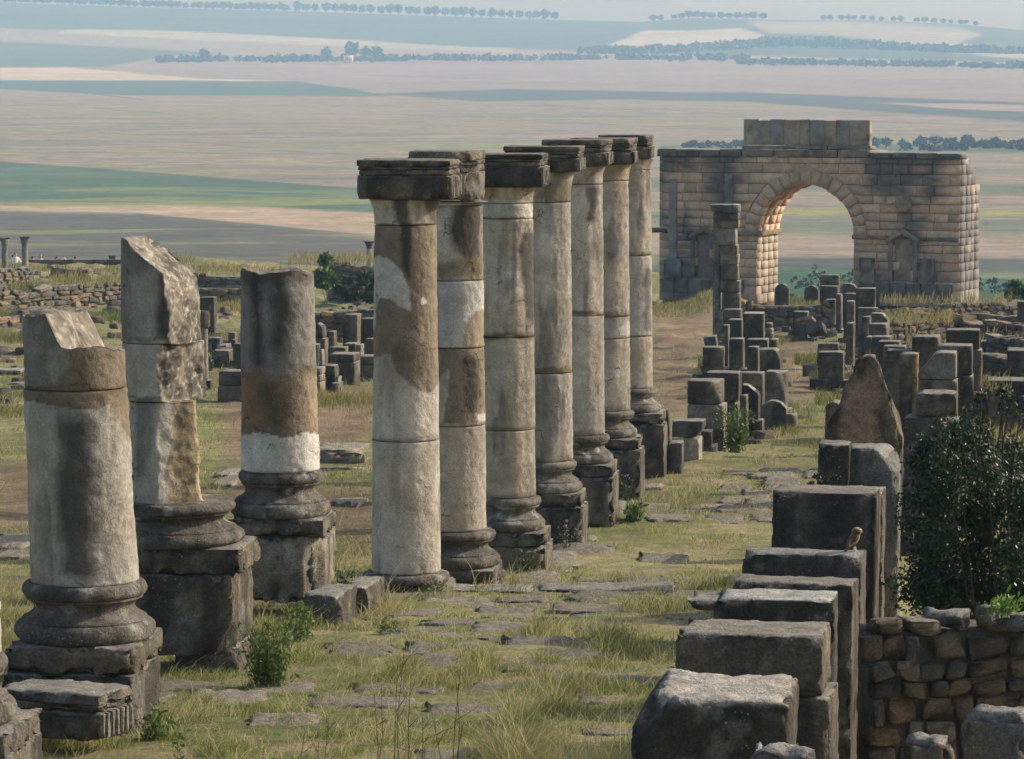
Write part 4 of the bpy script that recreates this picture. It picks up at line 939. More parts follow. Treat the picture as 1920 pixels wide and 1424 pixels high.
RW = [('low rubble wall before the arch opening', 1388, 1560, 568, 604, 128, 0.37, 0.20, 0, 11), ('rubble terrace wall directly under the right half of the arch', 1650, 1930, 566, 588, 142, 0.41, 0.20, 4, 12),
      ('sloping rubble bank with reddish stones right of the receding row', 1668, 1760, 592, 632, 112, 0.37, 0.18, 2, 13), ('long rubble wall at the right edge, middle tier', 1790, 1960, 600, 640, 104, 0.41, 0.16, -6, 14),
      ('rubble wall behind the right-hand blocks, lower tier', 1836, 1960, 632, 668, 90, 0.37, 0.16, -4, 15), ('rubble wall with thin courses at the right edge, lowest tier', 1822, 1960, 668, 720, 76, 0.31, 0.12, -4, 16),
      ('brown rubble wall below the right half of the arch, second tier', 1690, 1950, 584, 610, 128, .5, .2, -3, 31), ('reddish rubble wall next to the receding right row, third tier', 1655, 1800, 606, 632, 116, .5, .2, 2, 32),
      ('brownish rubble wall stub above the dark bush on the right', 1800, 1960, 728, 800, 58, 0.29, 0.14, -3, 17),
      ('long retaining wall at the far left, behind the broken columns', -40, 240, 530, 575, 150, 0.61, 0.23, 10, 18), ('low rubble wall at the left edge below the long retaining wall', -40, 122, 576, 612, 128, 0.54, 0.22, 4, 19),
      ('rough rubble heap wall left of the shattered column', 95, 160, 500, 520, 185, 0.54, 0.22, 0, 20), ('stony bank at the upper left edge', -30, 60, 498, 530, 175, 0.48, 0.22, 4, 21),
      ('rubble wall seen between the shattered and flat-topped columns', 360, 460, 510, 528, 178, 0.54, 0.22, 0, 22), ('lower rubble wall between the shattered and flat-topped columns', 360, 460, 534, 550, 160, 0.54, 0.22, 0, 23),
      ('grey rubble mass beside the green bush left of the standing row', 618, 710, 488, 540, 172, 0.54, 0.23, 0, 24), ('small rubble wall at the left edge under the slab pile', -30, 60, 758, 815, 80, 0.34, 0.12, 0, 25),
      ('low broken wall behind the left wall group', 580, 710, 578, 592, 118, 0.41, 0.16, 0, 26), ('crumbling wall foot at the left edge, above the slab pile', -30, 60, 652, 676, 105, 0.41, 0.18, 0, 27),
      ('stone wall before the two far columns, upper left', 150, 236, 522, 545, 165, 0.48, 0.22, 0, 28)]
for lb, x0, x1, yt, yb, Y_, sw, sh, dY, sd in RW: rubble_wall(lb, x0, x1, yt, yb, Y_, sw, sh, .6, dY, sd, 1.1)
def scatter_stones(label, boxes, seed):
    """tumbled small stones too many to count: boxes of (x0, x1 px, Y0, Y1, count, size)"""
    rng = np.random.default_rng(seed); kit = []
    for i in range(6): kit.append(block_geo(1, 1, 1, .6, .12, .08, .1, 940 + i, ((.6, -.4, .7, .25, .1), (-.5, .5, .7, .25, .1)))[:2])
    V, Q, C, o = [], [], [], 0
    for x0, x1, Y0, Y1, cnt, sz in boxes:
        for i in range(cnt):
            Y_ = rng.uniform(Y0, Y1); X_ = Y_ * (rng.uniform(x0, x1) - CX) / F; p, f = kit[i % 6]
            k = sz * rng.uniform(.5, 1.5); a_ = rng.uniform(0, 6.28); c_, s_ = math.cos(a_), math.sin(a_)
            q = p * np.array((k * rng.uniform(.8, 1.5), k * rng.uniform(.8, 1.3), k * rng.uniform(.5, .9)))
            V.append(np.stack([q[:, 0] * c_ - q[:, 1] * s_ + X_, q[:, 0] * s_ + q[:, 1] * c_ + Y_, q[:, 2] + gz(X_, Y_) - k * .2], 1)); Q.append(f + o); o += len(p)
            C.append(np.tile(np.array(((.15, .125, .092), (.11, .097, .078), (.20, .165, .122), (.13, .105, .078))[rng.integers(4)]) * rng.uniform(.7, 1.2), (len(p), 1)))
    tag(make('rubble', np.concatenate(V), np.concatenate(Q), M_STONE, None, np.concatenate(C)), label, 'rubble', None, 'stuff')
scatter_stones('tumbled brown rubble among the low walls at right', [(1640, 1930, 100, 150, 330, .34), (1700, 1930, 66, 100, 200, .26), (1400, 1560, 118, 150, 70, .3), (1350, 1470, 62, 120, 140, .24), (1570, 1700, 66, 140, 170, .26)], 3)
scatter_stones('tumbled stones among the low walls at left', [(-30, 235, 120, 200, 90, .38), (360, 460, 95, 180, 40, .33), (560, 710, 90, 175, 50, .33), (-30, 60, 76, 120, 20, .28)], 4)
# smooth-topped parapet the visitors stand behind
w, h, loc = front(52, 238, 487, 500, 212, .5, 0.0)
g = gz(loc[0], 212) - .2
tag(stone('parapet', w, .5, loc[2] + h - g, (loc[0], loc[1], g), 0, None, 212, (), .01, .03, pat=MD), 'low flat parapet in front of the visitors at the upper left', 'wall')
# loose rocks by the near rubble wall
for x0, x1, yt, yb, Y_, lb in [(1800, 1925, 1338, 1470, 19.5, 'big pale-edged rock in the lower right corner'), (1690, 1780, 1388, 1460, 20.0, 'jagged rock left of the corner rock'), (1400, 1520, 1406, 1460, 16.6, 'rock cut by the bottom edge before the foreground block'),
                           (1722, 1808, 1148, 1180, 24.75, 'long flat stone lying on top of the near rubble wall'), (1826, 1872, 1136, 1180, 24.75, 'lumpy stone on the near rubble wall'), (1880, 1930, 1150, 1185, 24.7, 'smooth rounded stone at the right end of the near rubble wall')]:
    w, h, loc = front(x0, x1, yt, yb, Y_, m(x1 - x0, Y_) * .8, -.3)
    sd = nseed()
    tag(stone('rock', w, w * .75, h, loc, -.3, None, Y_, ((.7, -.4, .6, w * .2, .08), (-.7, -.3, .65, w * .22, .08), (.1, -.75, .65, w * .18, .08)), .035, .06, .06, dict(base=(.17, .16, .145), amount=.35, top=(.33, .31, .27)), seed=sd), lb, 'rock')

# ------------------------------------------------------------------ the triumphal arch
BET = math.radians(23.5); YC = 168.0
def solve_arch():
    sl_, sr = (1236 - CX) / F, (1800 - CX) / F
    cb, sb = math.cos(BET), math.sin(BET)
    yc = 1.0
    Lg = YC * (sr - sl_) / (cb + .5 * sb * (sr + sl_))
    yl = YC + Lg / 2 * sb
    return Lg, (sl_ * yl, yl)
LG, (AX, AY) = solve_arch()
AZ0 = CZ - (560 - HOR) * YC / F
ARCH = thing('triumphal_arch', 'ruined triumphal arch of tan ashlar with attic, standing beyond the columns', 'arch', (AX, AY, AZ0), -BET)
U = lambda px: (px - 1236) / 564.0 * LG
HH = lambda py: (562 - py) * YC / F
DEP, RI, RE = 3.3, U(1605) / 2 - U(1424) / 2, 0
UC = (U(1605) + U(1424)) / 2; SPR = HH(348) - RI; RE = RI + .66
HTOP, HATT = HH(290), HH(226)
AR = random.Random(4)
def arch_col(p, n, org, tint):
    w = p + np.asarray(org); s = 3
    c = np.tile(np.asarray(tint, float), (len(p), 1))
    c = mix(c, (.42, .31, .215), sst(.5, .66, fbm(w * .9, s, 3)) * .5)
    st = fbm(np.stack([w[:, 0] * 1.5, w[:, 1] * 1.5, w[:, 2] * .35], 1), s + 2, 4)
    hz = w[:, 2]; u = w[:, 0]
    wing = np.where((u < 4.2) | (u > 10.6), 1.0, .12)
    blk = sst(.47, .58, st + .20 * sst(5.0, 7.0, hz) * wing + .03 - .12 * (1 - sst(4.6, 6.6, hz)))
    c = mix(c, (.085, .082, .082), blk * wing * .85)
    low = sst(.50, .62, fbm(w * .7, s + 4, 3) + .10 * sst(2.2, .6, hz)) * sst(3.2, 1.5, hz)
    c = mix(c, (.12, .115, .11), low * .35)
    return c * (1.06 - .12 * fbm(w * 3, 9, 2))[:, None]
TINTS = [(.60, .405, .265), (.55, .395, .265), (.63, .44, .29), (.48, .355, .24), (.58, .42, .285), (.59, .37, .24)]
def ashlar(name, corners, v0, v1, tint=None, mat=M_FAR, jit=.018):
    """one hewn block: a quad in the plane of the front (u, w) pushed from depth v0 to v1, with softened front edges"""
    c = np.array(corners, float); cen = c.mean(0); j = AR.uniform(-jit, jit)
    ins = cen + (c - cen) * (1 - .016 / max(.2, np.abs(c - cen).max()))
    fr = np.array([(q[0], v0 + j, q[1]) for q in ins]); md = np.array([(q[0], v0 + j + .02, q[1]) for q in c]); bk = np.array([(q[0], v1, q[1]) for q in c])
    mid = fr.mean(0); mid[1] -= .003
    V = np.concatenate([fr, md, bk, [mid]]); Fs = []
    for i in range(4):
        k = (i + 1) % 4
        Fs += [(i, k, 12)]
    Qs = []
    for i in range(4):
        k = (i + 1) % 4
        Qs += [(4 + i, 4 + k, k, i), (8 + i, 8 + k, 4 + k, 4 + i)]
    org = np.array((cen[0], (v0 + v1) / 2, cen[1])); P_ = V - org
    tint = tint or AR.choice(TINTS)
    col = arch_col(P_, None, org, np.array(tint) * AR.uniform(.85, 1.12))
    return make(name, P_, [np.array(Fs), np.array(Qs)], mat, ARCH, col, False, org)
# courses of the front
lv = [HH(y) for y in (572, 541, 525, 505, 489, 472, 457, 443, 430, 414, 399, 382, 366, 347, 327, 308, 297)]
def circ(z, r):
    d = r * r - max(0, z - SPR) ** 2
    return math.sqrt(d) if d > 0 else 0
ruin = lambda i: 0
for i in range(len(lv) - 1):
    z0, z1 = lv[i] + .010, lv[i + 1] - .010
    if z0 < SPR: gap0 = gap1 = RI; 
    else: gap0, gap1 = circ(z0, RE), circ(z1, RE)
    if z0 < SPR < z1: gap1 = circ(z1, RE) if z1 > SPR + .2 else RI; gap0 = RI
    if gap0 > 0 and z1 > SPR + RE: ashlar('ashlar_block', [(UC - gap0 + .02, z0), (UC + gap0 - .02, z0), (UC + .04, z1), (UC - .04, z1)], .03, .5)
    spans = [(0, UC - gap0, UC - gap1, 1), (UC + gap0, LG, UC + gap1, -1)] if gap0 > 0 else [(0, LG, None, 0)]
    for a_, b_, c_, side in spans:
        cuts_ = [a_]; x = a_
        while True:
            x += AR.uniform(.62, 1.35)
            if x > b_ - .5: break
            cuts_.append(x)
        cuts_.append(b_)
        for q in range(len(cuts_) - 1):
            x0, x1 = cuts_[q] + .010, cuts_[q + 1] - .010; t0, t1 = x0, x1
            if side == 1 and q == len(cuts_) - 2 and gap1 != gap0: t1 = max(x0 + .1, min(c_ - .012, LG))
            if side == -1 and q == 0 and gap1 != gap0: t0 = min(x1 - .1, c_ + .012)
            if side == 1 and q < len(cuts_) - 2 and False: pass
            mu, mz = (x0 + x1) / 2, (z0 + z1) / 2
            inn = False
            for nu in (U(1325), U(1698)):              # niches are recessed
                if abs(mu - nu) < .55 and HH(526) < mz < HH(446): inn = True
            ashlar('ashlar_block', [(x0, z0), (x1, z0), (t1, z1), (t0, z1)], .32 if inn else 0.0, .75)
# end wall on the right and the lit left jamb (blocks seen end on): u is fixed, they run in depth
def end_block(u, v0, v1, z0, z1, out, tint):
    V = np.array([(0, v0, z0), (0, v1, z0), (0, v1, z1), (0, v0, z1)]); cen = V.mean(0)
    j = AR.uniform(-.014, .014)
    ins = cen + (V - cen) * np.array((1, 1 - .010 / max(.3, v1 - v0), 1 - .012))
    fr = ins + np.array((out * (.012 + j), 0, 0)); md = V + np.array((out * j, 0, 0)); bk = V - np.array((out * .45, 0, 0))
    A_ = np.concatenate([fr, md, bk]); Qs = [(0, 1, 2, 3)] if out > 0 else [(3, 2, 1, 0)]
    for i in range(4):
        k = (i + 1) % 4
        q1, q2 = (4 + i, 4 + k, k, i), (8 + i, 8 + k, 4 + k, 4 + i)
        Qs += [q1, q2] if out > 0 else [q1[::-1], q2[::-1]]
    org = np.array((u, cen[1], cen[2])); A_ = A_ - np.array((0, cen[1], cen[2]))
    col = arch_col(A_, None, org * np.array((0, 1, 1)) + np.array((7.5, 0, 0)), np.array(tint) * AR.uniform(.8, 1.15))
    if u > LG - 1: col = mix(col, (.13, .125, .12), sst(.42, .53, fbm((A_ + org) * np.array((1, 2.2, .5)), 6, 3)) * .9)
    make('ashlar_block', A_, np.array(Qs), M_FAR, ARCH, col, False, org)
steps = {14: 2.1, 15: 1.2, 13: 2.7}
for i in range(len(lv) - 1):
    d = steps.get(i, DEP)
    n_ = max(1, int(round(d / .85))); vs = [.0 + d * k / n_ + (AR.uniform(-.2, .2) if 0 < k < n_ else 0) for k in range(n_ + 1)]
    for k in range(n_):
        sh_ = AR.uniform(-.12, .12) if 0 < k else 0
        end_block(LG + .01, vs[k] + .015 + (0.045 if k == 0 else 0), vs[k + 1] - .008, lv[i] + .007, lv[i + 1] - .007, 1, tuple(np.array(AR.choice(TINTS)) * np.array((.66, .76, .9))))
zz = [HH(y) for y in (575, 556, 541, 525, 510, 494, 478, 462, 446)]
for i in range(len(zz) - 1):
    vs = [0.05, .85 + AR.uniform(-.25, .2), 1.65 + AR.uniform(-.2, .2), 2.45 + AR.uniform(-.2, .25), 3.2]
    for k in range(4):
        o_ = AR.uniform(-.1, .1) if 0 < k < 3 else 0
        end_block(UC - RI - .01, vs[k] + .015 + o_ * (k > 0), vs[k + 1] - .015, zz[i] + .012, zz[i + 1] - .012, 1, (.40, .325, .245))
# voussoirs in four rings through the depth
NV = 17
for ring in range(4):
    v0, v1 = ring * DEP / 4 + (.0 if ring else -.02), (ring + 1) * DEP / 4 - .015
    for k in range(NV):
        a0, a1 = math.pi * k / NV + .006, math.pi * (k + 1) / NV - .006
        r0 = RI + AR.uniform(-.05, .05); r1 = RE + (AR.uniform(-.06, .06) if ring == 0 else 0)
        ring_p = [(UC - r * math.cos(a_), SPR + r * math.sin(a_)) for r, a_ in ((r0, a0), (r0, (a0 + a1) / 2), (r0, a1), (r1, a1), (r1, (a0 + a1) / 2), (r1, a0))]
        j = AR.uniform(-.03, .02)
        V = np.array([(q[0], v0 + j, q[1]) for q in ring_p] + [(q[0], v1, q[1]) for q in ring_p]); cen = V.mean(0)
        Fs = [np.array([(0, 5, 4, 1), (1, 4, 3, 2), (6, 7, 10, 11), (7, 8, 9, 10)] + [(i, (i + 1) % 6, (i + 1) % 6 + 6, i + 6) for i in range(6)])]
        make('voussoir', V - cen, Fs, M_FAR, ARCH, arch_col(V - cen, None, cen, np.array(AR.choice(TINTS)) * AR.uniform(.9, 1.1)), False, cen)
# core of the masonry behind the facing: piers and the fill over the vault
def prism(name, poly, v0, v1, tint, mat=M_FAR):
    n_ = len(poly); V = np.array([(q[0], v0, q[1]) for q in poly] + [(q[0], v1, q[1]) for q in poly])
    Fs = [np.array([tuple(range(n_))]), np.array([tuple(range(2 * n_ - 1, n_ - 1, -1))]), np.array([((i + 1) % n_, i, i + n_, (i + 1) % n_ + n_) for i in range(n_)])]
    return make(name, V, Fs, mat, ARCH, arch_col(V, None, (0, 0, 0), tint), False)
zb = lv[0] - .5
prism('core', [(.02, zb), (UC - RI - .05, zb), (UC - RI - .05, SPR), (UC - RE, SPR), (UC - RE, HTOP - .25), (.02, HTOP - .25)], .46, DEP - .05, (.17, .135, .10))
prism('core', [(UC + RI + .05, zb), (LG - .05, zb), (LG - .05, HTOP - 1.6), (LG - .05, HTOP - 1.6), (UC + RE, HTOP - .25), (UC + RE, SPR), (UC + RI + .05, SPR)], .46, DEP - .05, (.17, .135, .10))
prism('core', [(UC + RE, HTOP - 1.7), (LG - .05, HTOP - 1.7), (LG - .05, HTOP - .25), (UC + RE, HTOP - .25)], .44, 1.15, (.17, .135, .10))
arcp = [(UC - RE * math.cos(a_), SPR + RE * math.sin(a_)) for a_ in np.linspace(0, math.pi, 22)]
prism('core', [(UC - RE - .001, HTOP - .25)] + arcp + [(UC + RE + .001, HTOP - .25)], .46, DEP - .05, (.2, .155, .11))
# top course, cornices, attic
def band(name, u0, u1, z0, z1, v0, v1, tint, n_=1, jit=.02):
    for k in range(n_):
        x0, x1 = u0 + (u1 - u0) * k / n_ + .01, u0 + (u1 - u0) * (k + 1) / n_ - .01
        h_ = z1 - z0 + AR.uniform(-jit, jit)
        o_ = stone(name, x1 - x0, v1 - v0, h_, ((x0 + x1) / 2, (v0 + v1) / 2, z0), 0, ARCH, 168, (), .012, .05, .03, dict(base=tint, amount=.35), mat=M_FAR)
band('cornice', -.10, U(1394), HH(297), HH(283), -.16, DEP * .8, (.12, .115, .11), 4)
band('cornice', U(1634), LG + .10, HH(297), HH(287), -.16, .95, (.13, .125, .12), 4)
band('cornice', U(1394), U(1634), HH(297), HH(283), -.06, DEP * .9, (.26, .20, .14), 4)
band('attic_moulding', U(1394), U(1636), HH(283) + .01, HH(275), -.02, .8, (.25, .215, .17), 3)
au = [1396, 1425, 1446, 1472, 1502, 1520, 1548, 1570, 1594, 1632]
for i in range(len(au) - 1):
    tt = [(.27, .225, .17), (.24, .205, .16), (.19, .185, .165), (.27, .22, .155), (.26, .205, .145), (.19, .185, .17), (.28, .215, .15), (.20, .185, .165), (.27, .22, .165)][i]
    x0, x1 = U(au[i]) + .003, U(au[i + 1]) - .003
    stone('attic_slab', x1 - x0, 0.4, HH(226 + (0, 2, 0, 1, 0, 1, 2, 1, 1)[i]) - HH(275) - .01, ((x0 + x1) / 2, .1 + .2, HH(275) + .012), 0, ARCH, 168, (), .006, .015, .012, dict(base=tuple(1.35 * q for q in tt), amount=.08, top=(.3, .26, .2)), mat=M_FAR)
# imposts, niches, pilaster, medallion, socle
band('impost', -.35, U(1252), HH(443), HH(434), -.12, .5, (.10, .095, .09))
band('impost', U(1385), UC - RI + .16, HH(446), HH(437), -.12, DEP, (.22, .17, .12))
band('impost', UC + RI - .10, U(1668), HH(449), HH(441), -.10, .3, (.25, .18, .125), 2)
band('impost', U(1726), LG - .05, HH(450), HH(443), -.10, .3, (.17, .15, .13), 2)
for nu, tt in ((U(1325), (.17, .14, .11)), (U(1697), (.27, .215, .16))):
    for s_ in (-1, 1):
        stone('niche_post', .22, .14, HH(447) - HH(526), (nu + s_ * .62, -.06, HH(526)), 0, ARCH, 168, (), .01, .03, .02, dict(base=tt, amount=.3), mat=M_FAR)
        a0, a1 = (nu, HH(427)), (nu + s_ * .86, HH(447)); n_ = (-s_ * (a1[1] - a0[1]), s_ * (a1[0] - a0[0]))
        ln = math.hypot(*n_); n_ = (n_[0] / ln * .2, n_[1] / ln * .2)
        q = [a0, a1, (a1[0] - n_[0], a1[1] - n_[1]), (a0[0], a0[1] - .26)]
        V = np.array([(p_[0], -.16, p_[1]) for p_ in q] + [(p_[0], .02, p_[1]) for p_ in q]); cen = V.mean(0)
        make('niche_gable', V - cen, np.array([(0, 1, 2, 3), (7, 6, 5, 4), (0, 4, 5, 1), (1, 5, 6, 2), (2, 6, 7, 3), (3, 7, 4, 0)]), M_FAR, ARCH, np.array(tt) * 1.05, False, cen)
    stone('niche_back', 1.05, .1, HH(446) - HH(526), (nu, .22, HH(526)), 0, ARCH, 168, (), .01, .0, .02, dict(base=tuple(np.array(tt) * 1.25), amount=-.2), mat=M_FAR)
stone('pilaster', U(1271) - U(1256), .14, HH(340) - HH(492), ((U(1271) + U(1256)) / 2, -.05, HH(492)), 0, ARCH, 168, (), .008, .02, .03, dict(base=(.24, .23, .21), amount=.15), mat=M_FAR)
stone('pilaster_base', U(1280) - U(1248), .3, HH(492) - HH(530), ((U(1280) + U(1248)) / 2, -.13, HH(530)), 0, ARCH, 168, (), .02, .08, .05, dict(base=(.17, .165, .155), amount=.5), mat=M_FAR)
stone('pilaster', U(1378) - U(1363), .14, HH(330) - HH(440), ((U(1378) + U(1363)) / 2, -.05, HH(440)), 0, ARCH, 168, (), .008, .02, .03, dict(base=(.21, .20, .18), amount=.25), mat=M_FAR)
for px_ in (1632, 1742): stone('pilaster_base', .8, .16, HH(482) - HH(530), (U(px_), -.10, HH(530)), 0, ARCH, 168, (), .04, .12, .06, dict(base=(.24, .205, .165), amount=.45), mat=M_FAR)
band('socle', U(1615), LG - .3, HH(556), HH(528), -.12, .1, (.14, .13, .12), 6)
band('socle', .1, U(1400), HH(556), HH(530), -.10, .1, (.14, .13, .12), 6)
pr = [(.02, 0), (.36, 0), (.42, .03), (.42, .09), (.34, .10), (.30, .07), (.12, .085), (.02, .09)]
p, f = lathe_geo(pr, 28, 5, .012, caps=False)
md = make('medallion', p, f, M_FAR, ARCH, patina(p, p * 0, 5, base=(.33, .255, .185), amount=.1), True, (U(1697), -.0, HH(380))); md.rotation_euler = (math.pi / 2, 0, 0)

# ------------------------------------------------------------------ paving of the street: each slab a piece of the ground
PR = random.Random(8)
def street_slabs():
    rd = np.array((math.sin(-ROW), math.cos(-ROW))); rt = np.array((rd[1], -rd[0]))
    kit = []
    for i in range(10):
        s = 700 + i
        p, f, n = block_geo(1, 1, .22, .10, .03, .012, .06, s, ((.8, .5, 0, .12, .1), (-.7, -.6, 0, .14, .1)))
        c = patina(p * .8, n, s, base=(.22, .195, .15), amount=.05, top=(.22 + .04 * (i % 3), .195 + .036 * (i % 3), .15 + .03 * (i % 3)))
        o = make('paving_stone', p, f, M_STONE, None, c); kit.append(o.data); bpy.data.objects.remove(o)
    n_ = 0
    Y = 20.2
    while Y < 56 and n_ < 296:
        dY = PR.uniform(.42, .75) * (1.0 if Y < 34 else 1.5)
        lo = 0.128 * Y - 5.4 if Y > 33 else -2.6 - .02 * Y
        hi = row_x(Y) - 1.05
        x = lo + PR.uniform(0, .5)
        while x < hi and n_ < 296:
            w = PR.uniform(.35, .95); xc, yc = x + w / 2, Y + PR.uniform(-.1, .1)
            x += w + PR.uniform(.05, .25)
            if fbm(np.array([[xc * .45, yc * .45, 3]]), 66, 3)[0] < .50: continue
            z = gz(xc, yc)
            sl = (gz(xc, yc + .5) - gz(xc, yc - .5))
            o = bpy.data.objects.new('paving_stone', PR.choice(kit)); COL.objects.link(o); o.parent = GROUND
            o.location = (xc, yc, z - .228 + PR.uniform(.0, .03) + (.02 if yc > 36 else -.004)); o.scale = (w, dY * .92, 1)
            o.rotation_euler = (math.atan(sl) + PR.uniform(-.02, .02), PR.uniform(-.02, .02), ROW * .5 + PR.uniform(-.06, .06) + (math.pi if PR.random() < .5 else 0)); n_ += 1
        Y += dY
    # flat slabs among the earth on the left
    for px, py, wpx, dd in ((25, 1022, 90, 1.3), (30, 1052, 80, 1.0), (20, 1100, 90, .9), (640, 848, 95, 2.2), (655, 865, 90, 2.0), (640, 880, 110, 1.8), (432, 890, 40, 1.6), (430, 905, 44, 1.6), (655, 946, 60, 1.2)):
        Yg = yground(py); X = at(px, py, Yg)[0]
        o = bpy.data.objects.new('paving_stone', PR.choice(kit)); COL.objects.link(o); o.parent = GROUND
        o.location = (X, Yg, gz(X, Yg) - .17); o.scale = (m(wpx, Yg), dd, 1); o.rotation_euler = (math.atan(gz(X, Yg + .5) - gz(X, Yg - .5)), 0, -.1)
street_slabs()

# ------------------------------------------------------------------ grass
GR = np.random.default_rng(3)
def blades(base, h, w, lean, col, name, label, tips=None):
    """many bent blades in one mesh; base (N,3), h, w (N,), lean (N,2)"""
    n_ = len(base); a_ = GR.uniform(0, 2 * math.pi, n_)
    dx = np.stack([np.cos(a_), np.sin(a_) * .5, 0 * a_], 1) * (w / 2)[:, None]
    up = np.stack([lean[:, 0] * h, lean[:, 1] * h, h], 1)
    md = base + up * np.array((.35, .35, .58)); tp = base + up * np.array((1, 1, .96))
    V = np.stack([base - dx, base + dx, md - dx * .8, md + dx * .8, tp], 1).reshape(-1, 3)
    i = np.arange(n_) * 5
    T = np.stack([np.stack([i, i + 1, i + 3], 1), np.stack([i, i + 3, i + 2], 1), np.stack([i + 2, i + 3, i + 4], 1)], 1).reshape(-1, 3)
    C = np.repeat(col[:, None], 5, 1)
    if tips is not None: C[:, 4] = tips; C[:, 2:4] = .5 * C[:, 2:4] + .5 * tips[:, None]
    o = make(name, V, T, M_GRASS, None, C.reshape(-1, 3), False)
    return tag(o, label, 'grass', None, 'stuff')
def sward():
    n_ = 620000
    iy = GR.uniform(1 / 125.0, 1 / 19.5, n_); Y = 1 / iy; s = GR.uniform(-.17, .17, n_); X = s * Y
    P_ = np.stack([X, Y, np.zeros(n_)], 1); P_[:, 2] = terr(X, Y)
    q = proj(P_); g1 = fbm(P_ * np.array((.55, .55, 0)), 3, 4); g2 = fbm(P_ * np.array((1.6, 1.1, 0)), 61, 4); g3 = fbm(P_ * np.array((.35, .3, 0)), 62, 3)
    e = cover(q[:, 0] + (g2 - .5) * 40, q[:, 1] + (g1 - .5) * 30)
    dens = sst(.33, .50, .55 * g2 + .45 * g3) * (1 - .8 * e)
    dens = dens * (1 - .72 * sst(.09, .105, s) * sst(62, 75, Y)) * (1 - .5 * sst(95, 120, Y))
    room = (X > row_x(Y) + .25) & (Y < 44)
    dens = np.where(room, dens * .35, dens)
    k = GR.uniform(0, 1, n_) < .16 * (1 - e) + .84 * dens
    P_, Y, X, g1, g2, g3, e = P_[k], Y[k], X[k], g1[k], g2[k], g3[k], e[k]; n_ = len(P_)
    P_[:, 2] = terrn(X, Y) - .015
    tall = sst(.50, .66, g3); g4 = fbm(P_ * np.array((3.6, 2.6, 0)), 64, 3)
    h = (.026 + .034 * tall + .055 * sst(.55, .72, g2)) * GR.uniform(.5, 1.5, n_) * (1 + .15 * (Y > 60)) * (.35 + 1.9 * sst(.40, .68, g4)) * (1 - .35 * sst(35, 38, Y) * (1 - sst(56, 66, Y))); rare = GR.uniform(0, 1, n_) < .035; h = np.where(rare, h * 1.8 + .05, h)
    w = .0028 + .00014 * Y
    lean = GR.normal(0, .62, (n_, 2)) + np.array((.18, 0))
    green = np.array((.135, .19, .042)); straw = np.array((.50, .43, .23)); pink = np.array((.36, .27, .17)); olive = np.array((.24, .25, .075))
    r = GR.uniform(0, 1, n_)
    t = np.clip(sst(.40, .58, .5 * g1 + .5 * g4) * .85 + GR.normal(0, .2, n_), 0, 1)
    c = mix(np.tile(olive, (n_, 1)), green, t); c = mix(c, pink, (sst(.5, .66, g2 * .5 + g3 * .5) * .5) * (r > .35)); c = mix(c, straw, np.where((r < .10 + .5 * sst(.48, .62, fbm(P_ * np.array((2.2, 1.6, 0)), 65, 3))) | rare, .85, 0.08))
    c *= GR.uniform(.75, 1.25, n_)[:, None]
    blades(P_, h, w, lean, c, 'grass', 'thin green and straw coloured grass over the ruin ground', c * 1.15 + np.array((.03, .02, .0)))
sward()
def clumps(spots, name, label, green=.5, hscale=1.0, seed=0):
    """tall dry or green grass growing in given strips: (x0, x1, y of the ground row, Y, height m, count)"""
    B, H_, W_, Ln, C = [], [], [], [], []
    for x0, x1, py, Y, hh, cnt, gr in spots:
        px = GR.uniform(x0, x1, cnt); yy = Y * (1 + GR.normal(0, .012, cnt))
        X = yy * (px - CX) / F
        if py is None: z = terrn(X, yy) - .02
        else: z = np.full(cnt, zpx(py, Y)) + GR.normal(0, .04, cnt)
        B.append(np.stack([X, yy, z], 1)); k = .5 + fbm(np.stack([px * .05, yy * .3, 0 * px], 1), 71 + seed, 3)
        H_.append(hh * GR.uniform(.4, 1.2, cnt) * k); W_.append(np.full(cnt, .004 + .00017 * Y)); Ln.append(GR.normal(0, .32, (cnt, 2)) + np.array((.2, 0)))
        c = mix(np.tile(np.array((.37, .30, .135)), (cnt, 1)), (.10, .135, .03), np.clip(GR.normal(gr, .3, cnt), 0, 1)); C.append(c * GR.uniform(.75, 1.25, cnt)[:, None])
    C = np.concatenate(C)
    return blades(np.concatenate(B), np.concatenate(H_), np.concatenate(W_), np.concatenate(Ln), C, name, label, C * 1.2)
clumps([(-30, 230, None, 176, 0.50, 1700, 0.47), (-30, 240, None, 140, 0.46, 1900, 0.80), (90, 230, 528, 152, 0.37, 700, 0.32), (-30, 60, None, 118, 0.37, 800, 0.72), (-30, 60, None, 80, 0.22, 900, 0.67), (-30, 70, None, 73, 0.19, 900, 0.57),
        (365, 465, None, 150, 0.50, 900, 0.42), (365, 460, None, 118, 0.37, 900, 0.47), (365, 460, 508, 179, 0.31, 400, 0.32), (360, 460, None, 98, 0.19, 900, 0.52), (540, 710, 490, 175, 0.37, 900, 0.27), (580, 710, None, 140, 0.43, 1500, 0.42), (580, 705, None, 108, 0.25, 700, 0.57),
        (590, 705, None, 77, 0.26, 1800, 0.42), (240, 365, 490, 205, 0.43, 700, 0.32), (360, 600, None, 205, 0.37, 900, 0.37), (-30, 240, None, 200, 0.37, 900, 0.52)],
       'dry_grass', 'tufts of dry yellow grass on the ruins and walls at left', .3, 1.0, 1)
